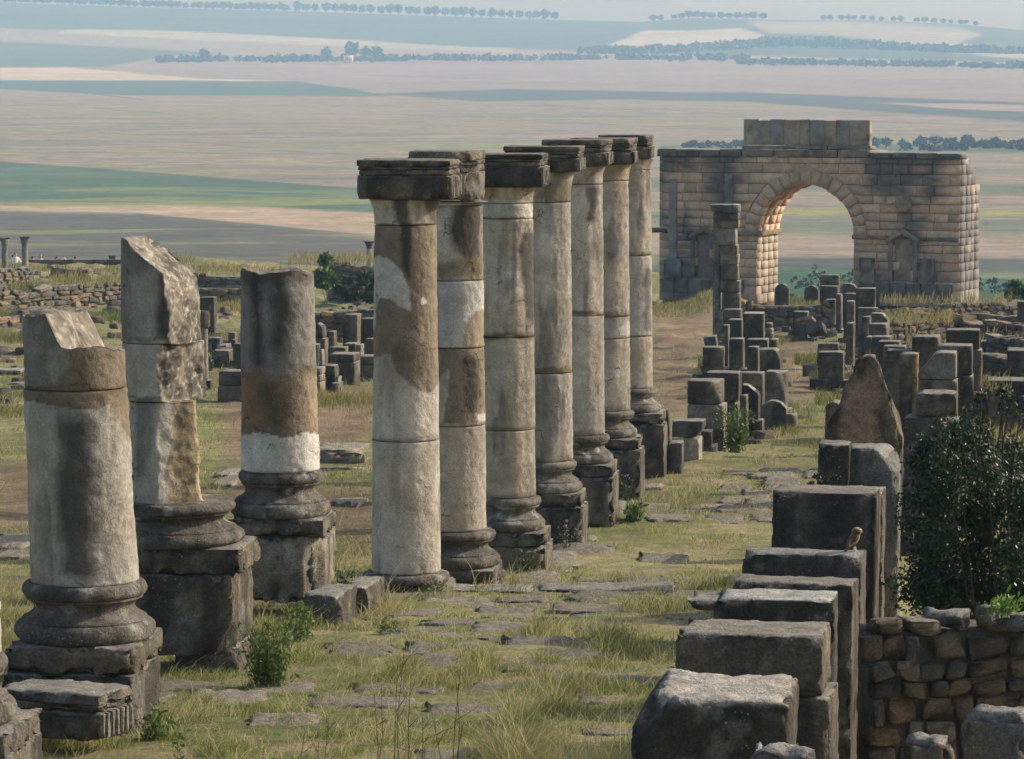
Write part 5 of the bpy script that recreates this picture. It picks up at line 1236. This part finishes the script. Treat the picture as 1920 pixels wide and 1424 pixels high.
clumps([(1226, 1345, None, 158, 0.43, 1300, 0.32), (1230, 1335, None, 150, 0.31, 700, 0.32), (1310, 1350, None, 96, 0.37, 500, 0.72), (1290, 1345, None, 80, 0.31, 700, 0.77), (1650, 1900, 566, 143, .35, 500, 0.32), (1640, 1870, None, 128, .3, 350, 0.27), (1660, 1790, 600, 113, 0.31, 700, 0.32),
        (1640, 1700, None, 100, 0.37, 600, 0.52), (1840, 1940, None, 100, 0.31, 500, 0.32), (1490, 1600, None, 100, 0.31, 1200, 0.77), (1520, 1620, None, 88, 0.31, 1300, 0.80), (1530, 1640, None, 78, 0.28, 1200, 0.80), (1400, 1500, None, 74, 0.22, 900, 0.47),
        (1380, 1500, None, 66, 0.19, 1400, 0.47), (1440, 1480, None, 116, 0.31, 400, 0.62), (1470, 1540, 571, 160, 0.31, 500, 0.32), (1830, 1930, 826, 47, 0.22, 260, 0.17), (1840, 1900, 726, 56, 0.19, 150, 0.22), (1700, 1940, 640, 92, 0.25, 300, 0.32)],
       'dry_grass', 'tufts of dry and green grass among the ruins at right and before the arch', .3, 1.0, 2)

# ------------------------------------------------------------------ plants
def tube(pts, r0, r1, ns=5):
    pts = np.asarray(pts, float); n_ = len(pts); a_ = np.linspace(0, 2 * math.pi, ns, endpoint=False); V = []
    for i, p in enumerate(pts):
        d = pts[min(i + 1, n_ - 1)] - pts[max(i - 1, 0)]; d /= max(np.linalg.norm(d), 1e-9)
        u = np.cross(d, (0.3, .9, .2)); u /= np.linalg.norm(u); v = np.cross(d, u); r = r0 + (r1 - r0) * i / (n_ - 1)
        V.append(p + r * (np.outer(np.cos(a_), u) + np.outer(np.sin(a_), v)))
    i = np.arange(n_ * ns).reshape(n_, ns); j = np.roll(i, -1, 1)
    return np.concatenate(V), np.stack([i[:-1], j[:-1], j[1:], i[1:]], -1).reshape(-1, 4)
def join(parts):
    V, Q, o = [], [], 0
    for v, q in parts: V.append(v); Q.append(q + o); o += len(v)
    return np.concatenate(V), np.concatenate(Q)
def leaves(P_, size, rng, flat=.5, aspect=.5):
    n_ = len(P_); d = rng.normal(0, 1, (n_, 3)); d /= np.linalg.norm(d, axis=1, keepdims=True)
    s = np.cross(d, rng.normal(0, 1, (n_, 3))); s /= np.maximum(np.linalg.norm(s, axis=1, keepdims=True), 1e-6)
    L = (size * rng.uniform(.6, 1.4, n_))[:, None]
    V = np.stack([P_, P_ + d * L * .5 + s * L * aspect * .5, P_ + d * L, P_ + d * L * .5 - s * L * aspect * .5], 1).reshape(-1, 3)
    return V, np.arange(n_ * 4).reshape(-1, 4)
BR = np.random.default_rng(12)
def stalk_plant(name, label, cat, px, py, Y, h, nst, colr, spread=.25, leaf=0, leafcol=(.08, .12, .03), leafsize=.04, flower=None, ground=True, r=.003):
    X = at(px, py, Y)[0]; z = gz(X, Y) - .03 if ground else zpx(py, Y)
    t = thing(name, label, cat, (X, Y, z))
    st, lp, fl = [], [], []
    for i in range(nst):
        a_ = BR.uniform(0, 6.28); sp = spread * BR.uniform(.2, 1); hh = h * BR.uniform(.55, 1.05)
        b = np.array((BR.normal(0, .05), BR.normal(0, .05), 0)); tip = b + np.array((math.cos(a_) * sp * hh, math.sin(a_) * sp * hh, hh))
        mid = (b + tip) / 2 + BR.normal(0, .035 * h, 3); pts = [b, b * .6 + mid * .4, mid, mid * .45 + tip * .55, tip]
        st.append(tube(pts, r, r * .4, 4)); 
        if leaf == 0 and flower is None:
            for k in range(3):
                q = mid + (tip - mid) * BR.uniform(0, .8); e = q + np.array((BR.normal(0, .09), BR.normal(0, .05), BR.uniform(.05, .16))) * h
                st.append(tube([q, (q + e) / 2 + BR.normal(0, .006, 3), e], r * .6, r * .3, 4))
        for k in range(leaf): 
            u = BR.uniform(.05, 1); lp.append(b + (tip - b) * u + BR.normal(0, .03 * h + .012, 3))
        if flower is not None: fl.append(tip)
    V, Q = join(st); make('stems', V, Q, M_LEAF, t, colr, True)
    if lp:
        V, Q = leaves(np.array(lp), leafsize, BR, aspect=.35); c = np.repeat(np.asarray(leafcol) * BR.uniform(.6, 1.5, (len(lp), 1)), 4, 0); make('leaves', V, Q, M_LEAF, t, c, False)
    if fl:
        V, Q = leaves(np.repeat(np.array(fl)[::2], 6, 0), .022, BR, aspect=.5); make('flowers', V, Q, M_LEAF, t, flower, False)
    return t
DRY = (.105, .062, .035); GRN = (.085, .13, .03)
for px, py, Y, h, n_, lb in [(604, 1440, 20.6, .62, 1, 'single dry stalk in the foreground, left of the others'), (748, 1460, 20.6, .86, 3, 'tallest bunch of dry brown stalks at the bottom centre'), (722, 1450, 20.6, .64, 2, 'short dry stalks left of the tallest bunch'),
                         (850, 1460, 20.6, .74, 4, 'branched dry stalks at the bottom, right of the tallest bunch'), (790, 1450, 20.6, .42, 3, 'small dry twigs between the two bunches'), (515, 1440, 20.6, .4, 2, 'thin dry twig left at the bottom edge'), (580, 1440, 20.6, .4, 2, 'faint dry twigs beside the single stalk')]:
    stalk_plant('dry_stalk', lb, 'dry plant', px, py, Y, h, n_, DRY, .16, r=.0036)
stalk_plant('weed', 'upright narrow green weed before the fallen cornice block', 'plant', 360, 1440, 20.8, .56, 1, GRN, .1, 90, GRN, .04)
for px, py, Y, h, n_, lf, lb in [(505, 1215, 25.4, .55, 150, 7, 'big bright green weed clump at the foot of the shattered column'), (560, 1150, 28.6, .38, 30, 10, 'green weeds before the footing of the flat-topped column'), (650, 1085, 31.8, .38, 30, 14, 'dark weed bush left of the nearest standing column'),
                             (985, 1092, 38.8, .38, 40, 12, 'dark tufted weed at the foot of the third standing column'), (1378, 846, 60.5, .85, 40, 22, 'tall green weed standing before the three-block stack'), (290, 1372, 22.6, .28, 30, 8, 'green weeds at the corner of the broad broken column'),
                             (1262, 905, 56, .3, 26, 6, 'low green weeds beside the small block near the farthest column'), (1190, 960, 47.5, .3, 30, 8, 'green grass tuft at the foot of the fifth standing column'), (1150, 968, 48, .2, 20, 6, 'small green tuft between the fourth and fifth columns'),
                             (810, 1122, 32.6, .2, 14, 3, 'grass sprig before the nearest standing column'), (1345, 1240, 22.6, .3, 40, 4, 'long grass left of the slab with the whitish top'), (1280, 1190, 24.5, .28, 40, 4, 'long grass beside the jutting ledge'), (730, 1215, 29, .2, 20, 4, 'grass tussock in the middle of the paving'), (380, 680, 90, .8, 30, 20, 'green weeds beside the dark squarish block')]:
    stalk_plant('weed', lb, 'plant', px, py, Y, h, n_, GRN, .5, lf, (.11, .165, .038) if 'dark' not in lb else (.04, .06, .018), .05 if Y < 40 else .09, r=.003 if Y < 40 else .006)
for px, py, Y, h, lb in [(1060, 1050, 43.2, .42, 'thistle with mauve flowers at the foot of the fourth standing column'), (1172, 920, 50.5, .42, 'thistle with mauve flowers at the foot of the sixth column'), (1788, 1440, 20.8, .42, 'thistle with mauve flowers before the near rubble wall')]:
    stalk_plant('thistle', lb, 'plant', px, py, Y, h, 16, (.10, .12, .05), .55, 5, (.09, .12, .05), .05, (.42, .32, .47), r=.003)
for px, py, Y, h, lb in [(1742, 1420, 21.2, .62, 'forked dry stalks before the near rubble wall'), (1806, 1380, 21.6, .5, 'lone bent dry stalk against the near rubble wall'), (1877, 1370, 21.8, .4, 'straight dry stalk at right before the near rubble wall')]:
    stalk_plant('dry_stalk', lb, 'dry plant', px, py, Y, h, 3 if 'fork' in lb else 1, (.26, .19, .12), .2, r=.0032)
stalk_plant('rosette_plant', 'small bright green rosette plant on top of the near rubble wall', 'plant', 1884, 1150, 24.5, .12, 16, (.15, .24, .04), .8, 10, (.17, .28, .05), .06, ground=False)
# shrubs
def shrub(name, label, ell, n_, size, colr, mat, branches, seed, lumps=14, sprigs=()):
    """ell: list of (px, py, rx px, ry px, Y, ry depth m)"""
    rng = np.random.default_rng(seed); px, py, rx, ry, Y, dep = ell
    c0 = np.array(at(px, py, Y)); base = np.array((c0[0], c0[1], gz(c0[0], c0[1])))
    t = thing(name, label, 'shrub', tuple(base))
    R_ = np.array((m(rx, Y), dep, m(ry, Y))); pts = []
    L_ = rng.uniform(-.9, .9, (lumps, 3)); L_ /= np.maximum(1, np.linalg.norm(L_, axis=1, keepdims=True) / .92); rad = rng.uniform(.14, .28, lumps)
    for c, r in zip(L_, rad):
        k = int(n_ * r ** 2 / np.sum(rad ** 2)); d = rng.normal(0, 1, (k, 3)); d /= np.linalg.norm(d, axis=1, keepdims=True)
        pts.append((c + d * (r * rng.uniform(.25, 1.1, (k, 1)) ** .6)) * R_)
    pts = np.concatenate(pts) + (c0 - base)
    for (sx, sy, sr, k) in sprigs:
        q = np.array(at(sx, sy, Y)) - base; pts = np.concatenate([pts, q + rng.normal(0, m(sr, Y) * .5, (k, 3))])
    V, Q = leaves(pts, size, rng, aspect=.55); cc = np.asarray(colr) * rng.uniform(.45, 1.9, (len(pts), 1)) * (.6 + .9 * fbm(pts * 3.5 / max(R_[2], .4), seed, 2))[:, None]; make('foliage', V, Q, mat, t, np.repeat(cc, 4, 0), False)
    br = []
    for i in range(branches):
        tip = (L_[i % lumps] * R_ * rng.uniform(.8, 1.1)) + (c0 - base); md_ = tip * .5 + rng.normal(0, .08, 3); br.append(tube([rng.normal(0, .06, 3) * np.array((1, 1, 0)), md_, tip], .022 * R_[2], .006 * R_[2], 6))
    for (sx, sy, sr, k) in sprigs:
        q = np.array(at(sx, sy, Y)) - base; br.append(tube([c0 - base, (c0 - base + q) / 2 + rng.normal(0, .04, 3), q], .012, .005, 5))
    V, Q = join(br); make('branches', V, Q, M_STONE, t, (.10, .085, .065), True)
    return t
shrub('evergreen_shrub', 'big dark glossy evergreen bush behind the near rubble wall at right', (1856, 1010, 170, 225, 28.2, .7), 32000, .038, (.026, .045, .015), M_GLOSS, 26, 31, 74, ((1725, 1105, 50, 1500), (1790, 1120, 50, 1700), (1860, 1110, 50, 1700), (1925, 1110, 50, 1300), (1760, 1060, 50, 900), (1830, 1050, 50, 900), (1878, 735, 14, 90), (1895, 750, 12, 70), (1880, 770, 14, 60), (1725, 845, 20, 160), (1850, 800, 18, 60), (1790, 800, 10, 30), (1760, 790, 12, 40), (1815, 770, 12, 40), (1840, 740, 10, 30), (1705, 870, 14, 70), (1912, 780, 14, 60), (1740, 830, 24, 120), (1900, 830, 20, 90)))
shrub('evergreen_shrub', 'low dark greenery at the foot of the black slab left of the bluish grey slab', (1545, 905, 40, 14, 33.0, .2), 900, .03, (.025, .04, .015), M_GLOSS, 4, 32, 6)
shrub('green_bush', 'bright green bush on the rubble mass left of the standing row', (612, 510, 26, 30, 166, .9), 3000, .24, (.07, .12, .025), M_LEAF, 4, 33, 8)
shrub('green_bush', 'dark green creeper over the rubble mass left of the standing row', (668, 535, 46, 32, 165, .8), 3600, .22, (.05, .08, .02), M_LEAF, 4, 34, 12)
shrub('green_bush', 'green bush at the right edge beyond the rubble, beside the arch', (1912, 550, 34, 18, 160, 1.0), 2600, .22, (.06, .10, .022), M_LEAF, 4, 35, 8)

# ------------------------------------------------------------------ far trees: each with trunk and crown
def crown_kit(seed, n_=170):
    rng = np.random.default_rng(seed); d = rng.normal(0, 1, (n_, 3)); d /= np.linalg.norm(d, axis=1, keepdims=True)
    lump = .75 + .5 * fbm(d * 1.7 + seed, seed, 2); P_ = d * (lump * rng.uniform(.45, 1, n_))[:, None] * np.array((1, 1, .82))
    V, Q = leaves(P_, .62, rng, aspect=.9)
    c = np.repeat(np.array((.042, .06, .024)) * rng.uniform(.6, 1.4, (n_, 1)), 4, 0)
    o = make('crown', V, Q, M_LEAF, None, c, False); me = o.data; bpy.data.objects.remove(o); return me
CK = [crown_kit(200 + i) for i in range(5)]
v_, q_ = tube([(0, 0, 0), (.02, 0, .5), (0, .02, 1)], .09, .06, 6)
o_ = make('trunk', v_, q_, M_STONE, None, (.07, .055, .04)); TK = o_.data; bpy.data.objects.remove(o_)
TR = random.Random(2)
def tree(label, group, px, ytop, wpx, Y, name='tree', hr=1.0, cz=None):
    X = Y * (px - CX) / F; z = float(terr(np.array([X]), np.array([Y]))[0]) - .3
    r = m(wpx, Y) / 2; top = zpx(ytop, Y) if ytop is not None else z + r * 2.3 * hr
    H = max(top - z, r * 1.5)
    t = thing(name, label, 'tree', (X, Y, z), TR.uniform(0, 6), group)
    c = bpy.data.objects.new('crown', TR.choice(CK)); COL.objects.link(c); c.parent = t; c.location = (0, 0, H - r * .8 * hr); c.scale = (r, r, r * hr)
    k = bpy.data.objects.new('trunk', TK); COL.objects.link(k); k.parent = t; k.scale = (r * 1.2, r * 1.2, max(.6, H - r * 1.1 * hr))
    return t
for i in range(29):
    px = 560 + i * 17.2 + TR.uniform(-2, 2); tree('round tree in the single row along the skyline ridge', 'row of trees on the left skyline', px, None, TR.uniform(13, 17), 4490, hr=.95)
for i in range(42):
    tree('tree in the close hedge-like line on the left skyline', 'hedge-like line of trees on the left skyline', -10 + i * 13.4 + TR.uniform(-2, 2), None, TR.uniform(12, 16), 4490, hr=.8)
for px in (1222, 1237, 1262, 1275, 1290, 1304, 1318, 1332, 1350, 1366, 1380, 1394, 1410, 1428): tree('tree of the clump on the middle skyline right of centre', 'clump on the middle skyline', px, None, TR.uniform(11, 17), 4495, hr=.75)
tree('tallest tree of the middle skyline clump', None, 1319, 24, 11, 4480)
for px in (1541, 1553, 1574, 1588, 1598, 1615, 1632, 1649, 1672, 1686, 1715, 1730, 1747, 1764, 1779, 1797, 1806, 1825): tree('small tree in the loose row on the right skyline', 'loose row on the right skyline', px, None, TR.uniform(9, 13), 4495, hr=.8)
for px in (1287, 1300, 1316, 1327, 1343, 1354, 1367, 1379, 1391): tree('olive tree in the field row left of the arch attic', 'olive row left of the attic', px, None, TR.uniform(13, 18), 1290 + TR.uniform(-25, 25), 'olive_tree', .8)
for px in (1638, 1660, 1691, 1719, 1728, 1749, 1757, 1775, 1785, 1810, 1818, 1838, 1846, 1865, 1880, 1896, 1912, 1930): tree('olive tree in the field row right of the arch attic', 'olive row right of the attic', px, None, TR.uniform(14, 21), 1320 + TR.uniform(-25, 25), 'olive_tree', .8)
for px in (1698, 1730, 1745, 1758, 1772, 1790, 1805, 1826, 1850, 1870, 1892, 1915): tree('olive tree in the second, nearer row right of the arch attic', 'second olive row right of the attic', px, None, TR.uniform(15, 22), 1262 + TR.uniform(-20, 20), 'olive_tree', .75)
tree('round tree left of the far white house', None, 614, None, 19, 3400); tree('largest tree behind the far white house', None, 661, None, 26, 3420); tree('round tree right of the far white house', None, 686, None, 19, 3420); tree('second round tree right of the far white house', None, 708, None, 20, 3420); tree('tree rising above the belt at the left', None, 385, None, 17, 3400)
def belt(label, line, cnt, size, seed):
    rng = np.random.default_rng(seed); xs = rng.uniform(line[0][0], line[-1][0], cnt); ys = np.interp(xs, [l[0] for l in line], [l[1] for l in line]) + rng.normal(0, line[0][3] if len(line[0]) > 3 else 1.0, cnt)
    Y = np.interp(xs, [l[0] for l in line], [l[2] for l in line]) + rng.normal(0, 25, cnt); X = Y * (xs - CX) / F; z = terr(X, Y)
    r = size * rng.uniform(.6, 1.3, cnt); k = 26
    d = rng.normal(0, 1, (cnt, k, 3)); d /= np.linalg.norm(d, axis=2, keepdims=True); P_ = np.stack([X, Y, z + r * .7], 1)[:, None] + d * r[:, None, None] * np.array((1.1, 1.1, .75)) * rng.uniform(.4, 1, (cnt, k, 1))
    V, Q = leaves(P_.reshape(-1, 3), 1.0, rng, aspect=.9); V = V.reshape(-1, 4, 3); c = V.mean(1, keepdims=True); V = (c + (V - c) * np.repeat(r, k)[:, None, None] * .75).reshape(-1, 3)
    col = np.repeat(np.array((.038, .052, .026)) * rng.uniform(.7, 1.3, (cnt * k, 1)), 4, 0)
    tag(make('tree_belt', V, Q, M_LEAF, None, col, False), label, 'tree belt', None, 'stuff')
belt('dark belt of trees across the far plain, behind the white house', [(300, 80, 3320), (640, 92, 3350), (1100, 104, 3400), (1400, 112, 3400)], 380, 3.6, 5)
belt('far belt of trees at the foot of the right-hand hills', [(1080, 98, 3640), (1260, 92, 3700), (1400, 78, 3820), (1500, 74, 3880), (1640, 92, 3800), (1930, 118, 3640)], 420, 4.6, 6)
belt('hazy belt of trees along the far right edge of the plain', [(1380, 112, 3250), (1600, 118, 3200), (1960, 136, 3050)], 260, 3.2, 7)
belt('scattered bushes low in the plain seen through and beside the arch', [(1470, 530, 470), (1700, 530, 470), (1960, 540, 460)], 60, .8, 8)
# far white house
Yh = 3290; X = at(653, 96, Yh)[0]; zh = float(terr(np.array([X]), np.array([Yh]))[0]); wv = m(18, Yh); hv = m(14, Yh)
t = thing('farmhouse', 'small white farmhouse with dark windows far across the plain', 'house', (X, Yh, zh))
def box(name, w, d, h, loc, mat, parent, col):
    V = np.array([(sx * w / 2, sy * d / 2, sz * h) for sz in (0, 1) for sy in (-1, 1) for sx in (-1, 1)]); Q = np.array([(0, 1, 5, 4), (1, 3, 7, 5), (3, 2, 6, 7), (2, 0, 4, 6), (4, 5, 7, 6), (2, 3, 1, 0)])
    return make(name, V, Q, mat, parent, col, False, loc)
box('wall', wv, 8, hv, (0, 0, -.5), M_PLAIN, t, (.85, .62, .58)); box('roof', wv * 1.04, 8.4, .5, (0, 0, hv - .5), M_PLAIN, t, (.80, .62, .58))
for i in range(4): box('window', wv * .09, .2, hv * .42, (wv * (-.22 + .18 * i), -4.1, hv * .28), M_PLAIN, t, (.24, .12, .12))

# ------------------------------------------------------------------ visitors behind the parapet at the upper left
def person(label, px, ytop, Y, shirt, hair, skin=(.42, .26, .18), turn=0.0, hat=None):
    X = at(px, ytop, Y)[0]; zt = zpx(ytop, Y); z0 = zt - 1.70
    t = thing('person', label, 'person', (X, Y, z0), turn)
    # one continuous figure: rings from feet to crown, arms grown from the shoulders
    rings = [(0, .10, .16), (.08, .09, .10), (.45, .115, .11), (.80, .155, .13), (.95, .17, .14), (1.10, .15, .12), (1.28, .19, .13), (1.40, .20, .12), (1.455, .10, .08), (1.49, .055, .06), (1.53, .06, .07), (1.58, .075, .095), (1.63, .078, .10), (1.68, .06, .075), (1.70, .015, .02)]
    a_ = np.linspace(0, 2 * math.pi, 16, endpoint=False); V, C = [], []
    for z, rx, ry in rings:
        for q in a_:
            bump = .018 if (1.57 < z < 1.6 and abs(q + math.pi / 2 - 2 * math.pi) < .3) else 0
            V.append((rx * math.cos(q), (ry + bump) * math.sin(q), z)); C.append(skin if z > 1.45 else shirt if z > .9 else (.06, .065, .09))
    n_ = len(rings); i = np.arange(n_ * 16).reshape(n_, 16); j = np.roll(i, -1, 1); Q = [np.stack([i[:-1], j[:-1], j[1:], i[1:]], -1).reshape(-1, 4)]; off = len(V)
    V = np.array(V); C = np.array(C, float)
    for s in (-1, 1):
        av, aq = tube([(s * .15, 0, 1.37), (s * .235, .0, 1.28), (s * .26, -.02, 1.08), (s * .25, -.10, .86), (s * .245, -.13, .76)], .055, .032, 8)
        Q.append(aq + len(V)); C = np.concatenate([C, np.where(av[:, 2:3] > 1.1, np.array(shirt), np.array(skin))]); V = np.concatenate([V, av])
    make('body', V, np.concatenate(Q), M_PLAIN, t, C)
    hv_ = []
    for z, r in ((1.58, .092), (1.62, .102), (1.67, .088), (1.705, .055), (1.72, .01)):
        hv_ += [(r * .88 * math.cos(q), r * math.sin(q) + .018, z if math.sin(q) > -.5 else max(z, 1.645)) for q in a_]
    i = np.arange(5 * 16).reshape(5, 16); j = np.roll(i, -1, 1)
    make('hair', np.array(hv_), np.stack([i[:-1], j[:-1], j[1:], i[1:]], -1).reshape(-1, 4), M_PLAIN, t, hair)
for a_ in [('person with black hair and white top, behind the two far columns', 29, 474, 214, (.75, .73, .70), (.015, .012, .012), .3), ('person with dark brown hair just left of the black-haired one', 25, 479, 215, (.55, .40, .36), (.05, .03, .022), 1.2), ('person in white half hidden by the second far column', 36, 481, 216, (.78, .78, .76), (.10, .09, .08), -.6),
           ('person with dark hair right of the second far column', 61, 481, 216, (.10, .09, .09), (.035, .025, .02), 2.6), ('person with grey hair and white shirt behind the parapet', 76, 478, 215, (.80, .80, .78), (.16, .15, .14), .2), ('person with reddish brown hair behind the parapet', 105, 481, 216, (.32, .15, .11), (.10, .04, .025), -.9),
           ('bending person in white at the middle of the parapet', 121, 484, 216, (.82, .82, .80), (.75, .74, .72), .5), ('person whose dark head just shows over the parapet', 142, 481, 217, (.12, .12, .13), (.05, .045, .05), 1.0)]:
    person(a_[0], a_[1], a_[2], a_[3], a_[4], a_[5], turn=a_[6])
tag(stone('stone_block', m(13, 212), .5, m(7, 212), (at(211, 487, 212.2)[0], 212.2, zpx(486, 212.2)), 0, None, 212, (), .02, .04, pat=BL), 'dark stone lying on the far parapet', 'stone')

# ------------------------------------------------------------------ the owl
def owl():
    Y = 25.95; P0 = at(1601, 1032, Y); S = m(50, Y) / 50.0
    zt = OWLP.location[2] + max(v.co.z for v in OWLP.data.vertices) - .008
    t = thing('owl', 'small brown speckled owl perched on the upright slab at right', 'owl', (P0[0], Y, zt), math.radians(-24))
    # body and head: rings along a leaning axis, in owl-pixels
    R_ = [(-13, 5, 1.0, 1), (-11.5, 7.5, 3.5, 3), (-8, 12, 7.5, 6.8), (-4.5, 18, 10, 9), (-1.5, 24, 11, 10), (1, 30, 10.4, 10), (2.8, 34, 9.2, 9), (4.0, 37, 9.3, 9), (5.0, 40, 10, 9.6), (5.5, 43.5, 9.6, 9.4), (5.6, 46.5, 7.6, 7.6), (5.5, 48.6, 4.2, 4.4), (5.4, 49.3, .6, .6)]
    n_ = 24; a_ = np.linspace(0, 2 * math.pi, n_, endpoint=False); V = []
    for x, z, rx, ry in R_: V += [((x + rx * math.cos(q)) * S, ry * math.sin(q) * S, z * S) for q in a_]
    V = np.array(V); i = np.arange(len(R_) * n_).reshape(len(R_), n_); j = np.roll(i, -1, 1); Q = np.stack([i[:-1], j[:-1], j[1:], i[1:]], -1).reshape(-1, 4)
    k = vn(V / S * np.array((.35, .35, .22)), 4); c = mix(np.tile(np.array((.10, .062, .035)), (len(V), 1)), (.36, .28, .18), sst(.55, .70, k)); fr = V[:, 0] / S > 7
    c = mix(c, (.42, .35, .25), (fr & (V[:, 2] / S < 37)) * .45); c = mix(c, (.36, .28, .17), (V[:, 2] / S > 45) * .5)
    make('body', V, Q, M_PLAIN, t, c)
    for s in (-1, 1):                                     # wings, brow, eye, leg with toes
        W_ = [(0, 32, 1, .6), (-2, 28, 5, 1.6), (-5, 22, 6.2, 2), (-8.5, 15, 5, 1.6), (-12, 9, 2.6, 1), (-14.5, 5, .4, .3)]; wv_ = []
        for x, z, rx, ry in W_: wv_ += [((x + rx * math.cos(q)) * S, (s * (8.8 - .12 * (28 - z)) + ry * math.sin(q)) * S, z * S) for q in a_[::2]]
        wv_ = np.array(wv_); i = np.arange(len(W_) * 12).reshape(len(W_), 12); j = np.roll(i, -1, 1)
        make('wing', wv_, np.stack([i[:-1], j[:-1], j[1:], i[1:]], -1).reshape(-1, 4), M_PLAIN, t, mix(np.tile(np.array((.12, .08, .05)), (len(wv_), 1)), (.42, .35, .26), sst(.6, .72, vn(wv_ / S * .4, 8))))
        p, f = lathe_geo([(.01, -1.6), (1.5, -.9), (1.9, 0), (1.5, .9), (.01, 1.6)], 12, 1, 0, caps=False); ey = make('eye', p * S, f, M_EYE, t, (.55, .42, .03), True, (13.6 * S, s * 4.0 * S, 41.5 * S))
        p, f = lathe_geo([(.01, -.9), (.9, -.5), (1.1, 0), (.9, .5), (.01, .9)], 10, 1, 0, caps=False); make('pupil', p * S, f, M_EYE, ey, (.01, .01, .01), True, (1.4 * S, s * .3 * S, 0))
        bv, bq = tube([(12.6, s * 1.2, 43.2), (13.4, s * 4, 44.6), (12.2, s * 7, 44.8)], 1.3, .8, 6); make('brow', bv * S, bq, M_PLAIN, t, (.50, .43, .32))
        lg = [tube([(1, s * 3.2, 11), (2.4, s * 3.2, 5), (2.6, s * 3.2, 1.2)], 2.0, 1.3, 8)] + [tube([(2.4, s * 3.2, 1.2), (4.6, s * 3.2 + d_, 1.1), (6.6, s * 3.2 + d_ * 1.5, .3)], .8, .45, 6) for d_ in (-1.6, 0, 1.6)] + [tube([(2.2, s * 3.2, 1.2), (-.6, s * 3.2, .4)], .8, .4, 6)]
        lv_, lq_ = join(lg); make('leg', lv_ * S, lq_, M_PLAIN, t, (.50, .44, .33))
    bv, bq = tube([(14.2, 0, 40.6), (15.8, 0, 39.6), (15.6, 0, 37.6)], 1.2, .2, 7); make('beak', bv * S, bq, M_PLAIN, t, (.45, .42, .2))
    tv, tq = tube([(-11, 0, 10), (-15, 0, 4.5), (-18.5, 0, .6)], 3.4, 2.2, 8); tv[:, 1] *= 1.3; make('tail', tv * S, tq, M_PLAIN, t, (.20, .125, .075))
owl()

# ------------------------------------------------------------------ hazy air over the plain
V = np.array([(x, y, z) for z in (-38, 130) for y in (-300, 5200) for x in (-4200, 4200)]); Q = np.array([(0, 1, 5, 4), (1, 3, 7, 5), (3, 2, 6, 7), (2, 0, 4, 6), (4, 5, 7, 6), (2, 3, 1, 0)])
M, n, out = mat_nodes('hazy_air')
pv = N(n, 'ShaderNodeVolumePrincipled'); pv.inputs['Color'].default_value = (.42, .69, 1.0, 1); pv.inputs['Absorption Color'].default_value = (1, 1, 1, 1); pv.inputs['Density'].default_value = 0.00022; pv.inputs['Anisotropy'].default_value = 0.0
n.links.new(pv.outputs[0], out.inputs['Volume'])
tag(make('haze', V, Q, M, None, None, False), 'thin bluish haze over the plain', 'haze', None, 'stuff')
